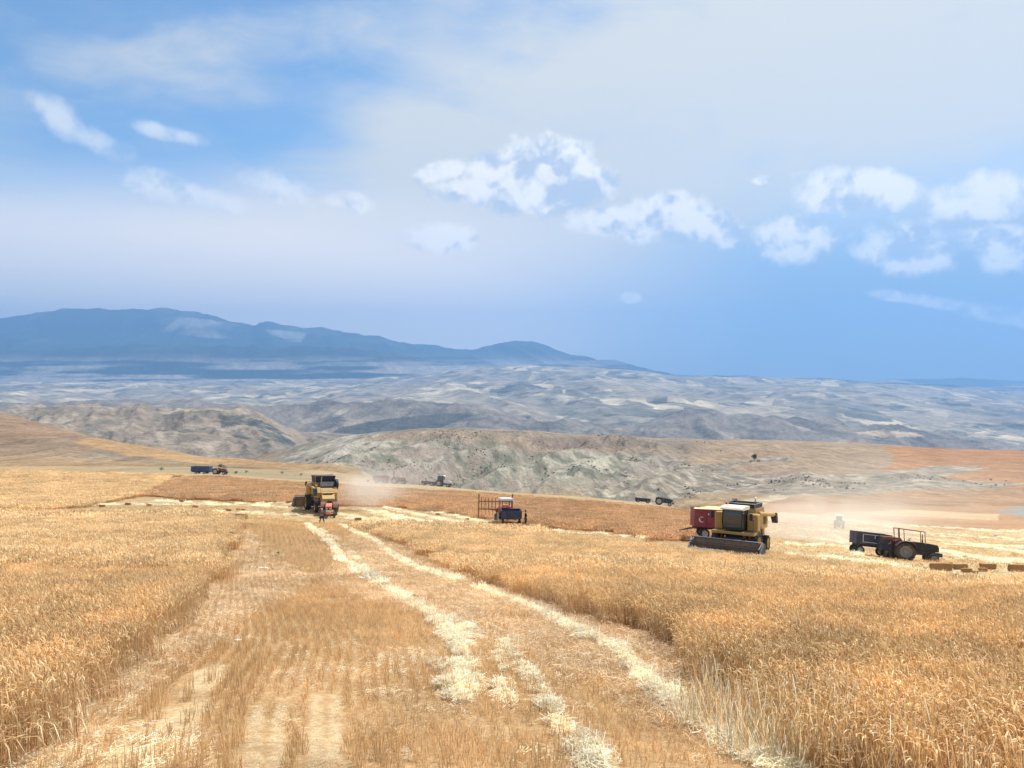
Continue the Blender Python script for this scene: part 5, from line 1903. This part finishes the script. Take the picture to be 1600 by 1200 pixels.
# hay rake with upright rusty frame
rk = empty('hay_rake', 'rusty raised frame with tines standing behind the canopy tractor', 'hay rake')
b = MB()
for z_ in (1.0, 1.95):
    b.tube([(-2.1, 0, z_), (2.1, 0, z_)], 0.08, 6)
for x in (-2.1, 2.1):
    b.tube([(x, 0, 0.0), (x, 0, 2.9)], 0.08, 6)
b.build('frame', 'rust', rk)
for k in range(9):
    x = -1.75 + 3.5 * k / 8
    MB().tube([(x, 0.05, 0.9), (x, 0.05, 2.4)], 0.05, 6).tube([(x, 0.05, 0.9), (x + 0.1, -0.35, 0.45), (x + 0.05, -0.7, 0.35)], 0.03, 6).build('tine', 'rust', rk)
b = MB()
b.tube([(-1.2, 0, 1.0), (0.5, 1.2, 0.7), (2.1, 0, 1.0)], 0.05, 6)
b.tube([(0.5, 1.2, 0.7), (0.5, 2.0, 0.6)], 0.05, 6)
b.build('hitch', 'rust', rk)
MB().prism([(0.6, 0.9), (2.0, 0.9), (2.0, 1.35), (1.6, 1.6), (0.9, 1.6), (0.6, 1.3)], -0.9, -0.15).build('gearbox_cover', 'red_faded', rk)
place(rk, 774, 96, 0, 1.0, 0.5, dz=0.3)

# far rigs on the headland behind the red crop
t4, _ = make_trailer('long blue grain trailer with dark red tractor, far away on the left headland', 'blue', 5.2, 2.2, 1.35, 0.7, ribs=5, wr=0.4)
place(t4, 315, 214, -4, 1.0, 0.6)
tr = make_tractor('dull red tractor in front of the far blue trailer', 'dullred', 'dullred', None, 'rim_grey', True)
place(tr, 340.5, 214, -6, 1.15, 0.6)
t5, _ = make_trailer('dusty brick red trailer far off right of the dust plume', 'dullred', 4.1, 2.1, 1.15, 0.75, ribs=6)
place(t5, 596, 205, -6, 1.0, 0.6)
tr = make_tractor('dusty red tractor with tall exhaust and lift poles, hitched to the brick red trailer', 'dullred', 'dullred', None, 'rim_grey', False)
MB().tube([(-0.9, 0.4, 1.0), (-0.9, 0.4, 2.9)], 0.05, 6).tube([(-0.55, -0.3, 1.0), (-0.55, -0.3, 2.9)], 0.05, 6).tube([(1.4, 0.2, 1.4), (1.4, 0.2, 2.3)], 0.05, 6).build('lift_pole', 'black', tr)
place(tr, 619.5, 205, -6, 1.15, 0.6)
t6, _ = make_trailer('low dark flatbed trailer behind the small white roofed tractor', 'slate', 3.4, 2.0, 0.45, 0.7, ribs=4)
place(t6, 669, 206, -10, 1.0, 0.8)
tr = make_tractor('small tractor with white roof and white hood on the far headland', 'white', 'dark', 'white', 'rim_grey', True, cabin=True)
place(tr, 689, 206, -12, 1.2, 0.8)
t7, _ = make_trailer('low dark trailer at the foot of the gullied hill', 'slate', 3.6, 2.0, 0.55, 0.55, ribs=4)
place(t7, 1004, 186, -6, 1.0, 0.8)
tr = make_tractor('dark tractor without roof in front of the low dark trailer below the hill', 'slate', 'slate', None, 'rim_grey', False)
place(tr, 1032, 180, -12, 1.2, 0.9)
tr = make_tractor('pale roofed tractor half hidden in the dust cloud', 'slate', 'slate', 'white', 'rim_grey', False, cabin=True)
place(tr, 1311, 146, 245, 1.0, 0.8)

pm = make_person('man in pale cap and brown shirt standing with legs apart in the stubble', 'shirt', 'trousers', 'cap', 0.17, 'front')
place(pm, 503, 90.5, 100, 1.0, 0.0)
pm = make_person('man in dark clothes standing at the right of the navy trailer', 'darkshirt', 'trousers', None, 0.04, 'down')
place(pm, 821.5, 86, 190, 1.08, 0.0)


# ------------------------------------------------------------------ straw bales
def bale_mesh(seed, L=1.15):
    rg = np.random.default_rng(seed)
    nx, ny, nz = 12, 6, 6
    vs, fs = [], []
    for face in range(6):
        ax = face // 2
        sg = 1 if face % 2 else -1
        a, b_ = [(ny, nz), (nx, nz), (nx, ny)][ax]
        o = len(vs)
        for i in range(a + 1):
            for j in range(b_ + 1):
                u, v = i / a * 2 - 1, j / b_ * 2 - 1
                p = [(sg, u, v), (u, sg, v), (u, v, sg)][ax]
                vs.append(p)
        for i in range(a):
            for j in range(b_):
                q = o + i * (b_ + 1) + j
                fs.append((q, q + b_ + 1, q + b_ + 2, q + 1))
    P = np.array(vs)
    # rounding and the waist lines of the two twines
    r = (np.abs(P) ** 8).sum(1) ** (1 / 8)
    P = P / r[:, None]
    H = np.array([L / 2, 0.23, 0.19])
    X = P * H
    n = fbm(X[:, 0] * 9 + seed, (X[:, 1] + X[:, 2] * 1.7) * 9, seed, 3)
    n2 = fbm(X[:, 0] * 25 + seed, (X[:, 1] * 1.3 + X[:, 2]) * 25, seed + 5, 2)
    X = X * (1 + 0.10 * n + 0.05 * n2)[:, None]
    X[:, 2] = X[:, 2] * 1.15 + 0.21
    return new_mesh('straw_bale', X, fs, MT['bale'], smooth=True, link=False).data, X


bale_data = []
for k in range(5):
    me, _ = bale_mesh(700 + k, 1.1)
    bale_data.append(me)
BALES = [  # px, distance, yaw, scale, label
    (1471, 45.5, -3, 1.12, 'longest brown bale at the left front of the bales by the dark tractor'),
    (1477, 48.5, -6, 0.85, 'bale with bright top lying just behind the longest bale'),
    (1501, 46.5, 8, 0.8, 'paler bale between the longest bale and the strewn straw'),
    (1511, 44.0, -18, 0.55, 'small broken bale sunk in straw below the row'),
    (1544, 46.5, 2, 0.85, 'dark sided bale second from the right edge'),
    (1536, 44.5, 10, 0.5, 'short bale half buried in front of the dark sided one'),
    (1591, 45.0, -2, 1.0, 'bale at the very right edge of the field'),
    (1523, 43.0, 25, 0.4, 'tiny clod of bale straw nearest the right wheat'),
    (377, 74.0, -4, 1.35, 'long bale at the head of the left wheat edge beside the lane'),
    (285, 112, -5, 1.15, 'dark bale on the cut strip under the red crop, leftmost in front of it'),
    (305, 98, 5, 0.85, 'bale lying near the top of the left wheat'),
    (357, 93, 5, 0.75, 'bale just above and left of the long bale'),
    (362, 108, -5, 0.8, 'low bale close to the red crop edge above the long bale'),
    (372, 98, 12, 0.55, 'small brown bale above the long bale, left of a pair'),
    (380, 98, -12, 0.6, 'small brown bale above the long bale, right of a pair'),
    (200, 103, -8, 0.9, 'bale alone at the far left of the cut strip'),
    (160, 100, 3, 0.9, 'flat pale bale at the left tip of the cut strip'),
    (233, 101, 4, 0.75, 'small bale between the two leftmost bales and the dark one'),
    (631, 106, 0, 0.65, 'small bale among the thin straw rows right of the dust'),
    (632, 98, 6, 0.65, 'small bale on the straw rows just above the right wheat'),
    (684, 103, -14, 0.7, 'bale on the straw rows left of the rusty rake'),
    (560, 93.5, 2, 0.95, 'flat brown bale right of the man with the pale cap'),
    (732, 95, 0, 0.6, 'small bale between the straw rows and the rusty rake'),
    (476, 103, 5, 0.5, 'small clump bale left of the left combine'),
]
for i, (px, Y, yaw, sc_, lb) in enumerate(BALES):
    o = bpy.data.objects.new('straw_bale', bale_data[i % 5])
    col.objects.link(o)
    tag(o, lb, 'straw bale', 'square straw bales left on the field')
    place(o, px, Y, yaw, sc_ * (0.78 if px < 1200 else 0.95), 0.9, dz=0.0)

# white sacks on the cut ground at the right
def blob_mesh(name, r, sq, seed, mat):
    P, Fc = [], []
    nu, nv = 14, 9
    for j in range(nv + 1):
        for i in range(nu):
            t, f_ = 2 * math.pi * i / nu, math.pi * j / nv
            P.append((math.sin(f_) * math.cos(t), math.sin(f_) * math.sin(t), math.cos(f_)))
    P = np.array(P)
    P = P * (1 + 0.22 * fbm(P[:, 0] * 2 + seed, P[:, 1] * 2 + P[:, 2], seed, 3))[:, None] * np.array([r, r * 0.7, r * sq])
    P[:, 2] += r * sq * 0.85
    for j in range(nv):
        for i in range(nu):
            Fc.append((j * nu + i, j * nu + (i + 1) % nu, (j + 1) * nu + (i + 1) % nu, (j + 1) * nu + i))
    return new_mesh(name, P, Fc, MT[mat], smooth=True)


for k, (px, Y, r, lb) in enumerate(((1557, 141, 0.46, 'large white sack lying alone on the far cut ground'), (1433, 150, 0.22, 'small white sack at the edge of the cut ground above the dark tractor'),
                                    (1496, 146, 0.20, 'tiny pale sack between the two other white sacks'))):
    o = blob_mesh('sack', r, 0.55, 800 + k, 'sack')
    tag(o, lb, 'sack', 'white sacks')
    place(o, px, Y, 10 * k, 1.0, 0.5)
for k, (px, py, r, lb) in enumerate(((372, 1001, 0.07, 'crumpled scrap of white plastic lying in the stubble'), (411, 890, 0.22, 'flat pale scrap of plastic far up the stubble lane'))):
    o = blob_mesh('plastic_scrap', r, 0.25, 820 + k, 'sack')
    tag(o, lb, 'plastic scrap')
    X_, Y_ = G(px, py)
    place(o, CX + F * X_ / Y_, Y_, 20, 1.0, 1.0)


# ------------------------------------------------------------------ shrubs, trees, weeds
def leaf_mat(name, c1, c2):
    m, nt = material(name)
    pos = nt.n('ShaderNodeNewGeometry').outputs['Position']
    n = nt.noise(pos, 2.2, 4, 0.6)
    c = nt.mix(nt.smooth(n, 0.35, 0.65), (*c1, 1), (*c2, 1))
    d = nt.n('ShaderNodeBsdfDiffuse')
    nt.set(d.inputs[0], c)
    t = nt.n('ShaderNodeBsdfTranslucent')
    nt.set(t.inputs[0], c)
    mx = nt.n('ShaderNodeMixShader')
    mx.inputs[0].default_value = 0.25
    nt.t.links.new(d.outputs[0], mx.inputs[1])
    nt.t.links.new(t.outputs[0], mx.inputs[2])
    o = nt.n('ShaderNodeOutputMaterial')
    nt.t.links.new(mx.outputs[0], o.inputs[0])
    return m


ML = leaf_mat('shrub_leaves', (0.055, 0.07, 0.04), (0.11, 0.12, 0.07))
MG = leaf_mat('weed_leaves', (0.16, 0.22, 0.08), (0.30, 0.32, 0.14))
MBK = paint_mat('bark', (0.12, 0.09, 0.06), 0.9, 0.1)
MT['bark'] = MBK


def crown_mesh(name, rg, lobes, n, leaf, mat, parent=None):
    """leaf-sized faces through several lobes"""
    P = []
    for (cx_, cy_, cz_, r) in lobes:
        m_ = int(n * r ** 2 / sum(l[3] ** 2 for l in lobes))
        d = rg.normal(0, 1, (m_, 3))
        d /= np.linalg.norm(d, axis=1, keepdims=True)
        rad = r * rg.uniform(0.35, 1.05, (m_, 1)) ** 0.6
        P.append(np.array([cx_, cy_, cz_]) + d * rad * np.array([1, 1, 0.85]))
    P = np.concatenate(P)
    m_ = len(P)
    a = rg.normal(0, 1, (m_, 3))
    a /= np.linalg.norm(a, axis=1, keepdims=True)
    b_ = np.cross(a, rg.normal(0, 1, (m_, 3)))
    b_ /= np.linalg.norm(b_, axis=1, keepdims=True)
    s = leaf * rg.uniform(0.6, 1.4, (m_, 1))
    V_ = np.stack([P - a * s, P - b_ * s * 0.6, P + a * s, P + b_ * s * 0.6], 1).reshape(-1, 3)
    Fc = np.arange(m_ * 4).reshape(-1, 4)
    return new_mesh(name, V_, Fc, mat, parent=parent)


def shrub(name, label, cat, px, Y, h, w, seed, group=None, trunk=True, leaf=None):
    rg = np.random.default_rng(seed)
    R = empty(name, label, cat, group)
    nl = 6
    lobes = []
    for k in range(nl):
        t = rg.uniform(0, 6.28)
        q = rg.uniform(0, 0.33) * w
        lobes.append((q * math.cos(t), q * math.sin(t), h * rg.uniform(0.35, 0.8), w * rg.uniform(0.2, 0.34)))
    crown_mesh('crown', rg, lobes, 900, leaf or h * 0.045, ML, R)
    b = MB()
    b.cyl((0, 0, -0.1), (0.03 * h, 0, h * 0.4), 0.045 * h, 0.03 * h, 8)
    for (x, y, z_, r) in lobes[:4]:
        b.cyl((0.03 * h, 0, h * 0.35), (x, y, z_), 0.022 * h, 0.008 * h, 6)
    b.build('trunk', 'bark', R)
    place(R, px, Y, seed * 37, 1.0, 0.0)
    return R


shrub('tree', 'lone dark tree on the pale slope of the right hill', 'tree', 1179, 560, 5.2, 4.6, 901)
shrub('shrub', 'small dark shrub at the right foot of the lone tree', 'shrub', 1185, 548, 1.6, 3.4, 902, 'shrubs by the lone tree')
shrub('shrub', 'low dark shrub left below the lone tree', 'shrub', 1173, 548, 1.1, 2.6, 903, 'shrubs by the lone tree')
shrub('shrub', 'dark bush on the skyline above the blue trailer', 'shrub', 344, 262, 1.5, 2.0, 904)
shrub('shrub', 'flat bush trailing right of the dark skyline bush', 'shrub', 351, 262, 0.8, 2.2, 905)
for k, (px, Y, s_, lb) in enumerate(((252, 236, 0.7, 'low green bush left of the blue trailer on the pasture strip'), (368, 232, 0.6, 'low green bush right of the far dull red tractor'),
                                    (385, 240, 0.55, 'small bush on the pasture strip above the red crop'), (440, 245, 0.5, 'small dry bush left above the left combine'),
                                    (470, 240, 0.5, 'small dry bush just above the left combine'), (575, 222, 0.6, 'small bush left of the brick red trailer'))):
    shrub('shrub', lb, 'shrub', px, Y, 0.9 * s_ * 1.4, 2.6 * s_, 910 + k, 'small bushes on the pasture strip')

# scattered scrub on the gullied hill: nobody could count it
bush_set = bpy.data.collections.new('scrub_set')
for k in range(4):
    rg = np.random.default_rng(950 + k)
    o = crown_mesh('scrub_clump', rg, [(0, 0, 0.5, 0.7), (0.5, 0.2, 0.4, 0.5), (-0.4, -0.3, 0.35, 0.5)], 160, 0.16, ML)
    col.objects.unlink(o)
    bush_set.objects.link(o)
n = 26000
px_ = rng.uniform(300, 1650, n)
Y_ = rng.uniform(270, 760, n)
X_ = (px_ - CX) / F * Y_
dn = fbm(X_ / 28, Y_ / 45, 77, 4)
slope_w = sstep(px_, 430, 520) * (1 - sstep(px_, 1000, 1200)) * sstep(Y_, 380, 430) * (1 - sstep(Y_, 690, 740))
low_w = ((px_ > 1000) & (Y_ > 330) & (Y_ < 430)) * 0.5
keep = (dn > 0.22) & (rng.uniform(0, 1, n) < np.maximum(slope_w, low_w) * 0.8)
X_, Y_ = X_[keep], Y_[keep]
scatter('scrub', 'dark scattered scrub in the gullies of the grey green hill', np.c_[X_, Y_, ground_z(X_, Y_)], rng.uniform(0, 6.28, len(X_)), rng.uniform(0.25, 0.7, len(X_)), rng.integers(0, 4, len(X_)), bush_set)

# low green weeds along the foot of the left crop
for k, (px, py, r, lb) in enumerate(((318, 893, 0.36, 'tall green weed at the foot of the left wheat edge'), (340, 872, 0.34, 'green weed a little above the tall one on the left wheat edge'),
                                     (362, 848, 0.45, 'dark dry weed at the far end of the left wheat edge'), (434, 868, 0.10, 'small green weed alone in the stubble rows'),
                                     (648, 938, 0.09, 'tiny green weed beside the pale straw swath'))):
    rg = np.random.default_rng(970 + k)
    R = empty('weed', lb, 'weed', 'green weeds in the stubble')
    crown_mesh('leaf_mass', rg, [(0, 0, r * 0.8, r * 0.7), (r * 0.6, 0, r * 0.6, r * 0.5), (-r * 0.6, 0.1, r * 0.5, r * 0.5)], 260, 0.07 * (0.5 + r), ML if k == 2 else MG, R)
    b = MB()
    for q in range(5):
        t = q * 1.3
        b.cyl((0, 0, 0), (r * 0.5 * math.cos(t), r * 0.5 * math.sin(t), r * 1.1), 0.008, 0.004, 5)
    b.build('stem', MG, R)
    X_, Y_ = G(px, py)
    place(R, CX + F * X_ / Y_, Y_, 0, 1.0, 0.0)

# mast on the mountain top
ms = empty('radio_mast', 'thin radio mast on the summit of the blue mountain', 'mast')
MB().cyl((0, 0, -30), (0, 0, 75), 3.5, 1.2, 6).build('pole', 'dark', ms)
MB().cyl((-5, 0, 40), (5, 0, 40), 1.5, n=5).cyl((-4, 0, 55), (4, 0, 55), 1.2, n=5).build('antenna', 'dark', ms)
ms.location = ((246 - CX) / F * 13800, 13800, (HY - 485) / F * 13800 + 5)


# ------------------------------------------------------------------ dust raised by the combines
def dust(name, label, c, rad, yaw, density, seed, nscale):
    m, nt = material(name)
    tc = nt.n('ShaderNodeTexCoord').outputs['Object']
    sc_ = nt.v('DIVIDE', tc, tuple(rad))
    r = nt.v('LENGTH', sc_)
    n1 = nt.noise(nt.v('ADD', tc, (seed, 0, 0)), nscale, 4, 0.6, 0.4)
    fall = nt.smooth(r, 1.0, 0.15)
    d = nt.m('MULTIPLY', fall, nt.smooth(nt.m('ADD', n1, nt.m('MULTIPLY', fall, 0.35)), 0.45, 0.95))
    pv = nt.n('ShaderNodeVolumePrincipled')
    pv.inputs['Color'].default_value = (0.98, 0.93, 0.85, 1)
    nt.set(pv.inputs['Density'], nt.m('MULTIPLY', d, density))
    oo = nt.n('ShaderNodeOutputMaterial')
    nt.t.links.new(pv.outputs[0], oo.inputs['Volume'])
    P, Fc = [], []
    nu, nv = 20, 12
    for j in range(nv + 1):
        for i in range(nu):
            t, f_ = 2 * math.pi * i / nu, math.pi * j / nv
            P.append((rad[0] * 1.02 * math.sin(f_) * math.cos(t), rad[1] * 1.02 * math.sin(f_) * math.sin(t), rad[2] * 1.02 * math.cos(f_)))
    for j in range(nv):
        for i in range(nu):
            Fc.append((j * nu + i, (j + 1) * nu + i, (j + 1) * nu + (i + 1) % nu, j * nu + (i + 1) % nu))
    o = new_mesh('dust_cloud', P, Fc, m)
    o.location = c
    o.rotation_euler = (0, 0, math.radians(yaw))
    return tag(o, label, kind='stuff')


def dpos(px, Y, dz):
    X = (px - CX) / F * Y
    return (X, Y, float(ground_z(X, Y)) + dz)


dust('dust_right', 'tan dust cloud drifting right behind the yellow combine', dpos(1290, 88, 2.0), (19, 11, 6.0), -8, 0.12, 3.0, 0.16)
dust('dust_right_far', 'thin dust veil over the orange slope on the right', dpos(1430, 150, 8.0), (46, 26, 13), -4, 0.012, 9.0, 0.05)
dust('dust_left', 'pale dust plume right of the left combine', dpos(572, 106, 2.6), (6.8, 4.5, 4.4), 0, 0.22, 5.0, 0.35)
dust('dust_left_far', 'thin dust veil over the red crop right of the left combine', dpos(610, 120, 3.2), (13, 7, 5.0), 0, 0.06, 7.0, 0.2)
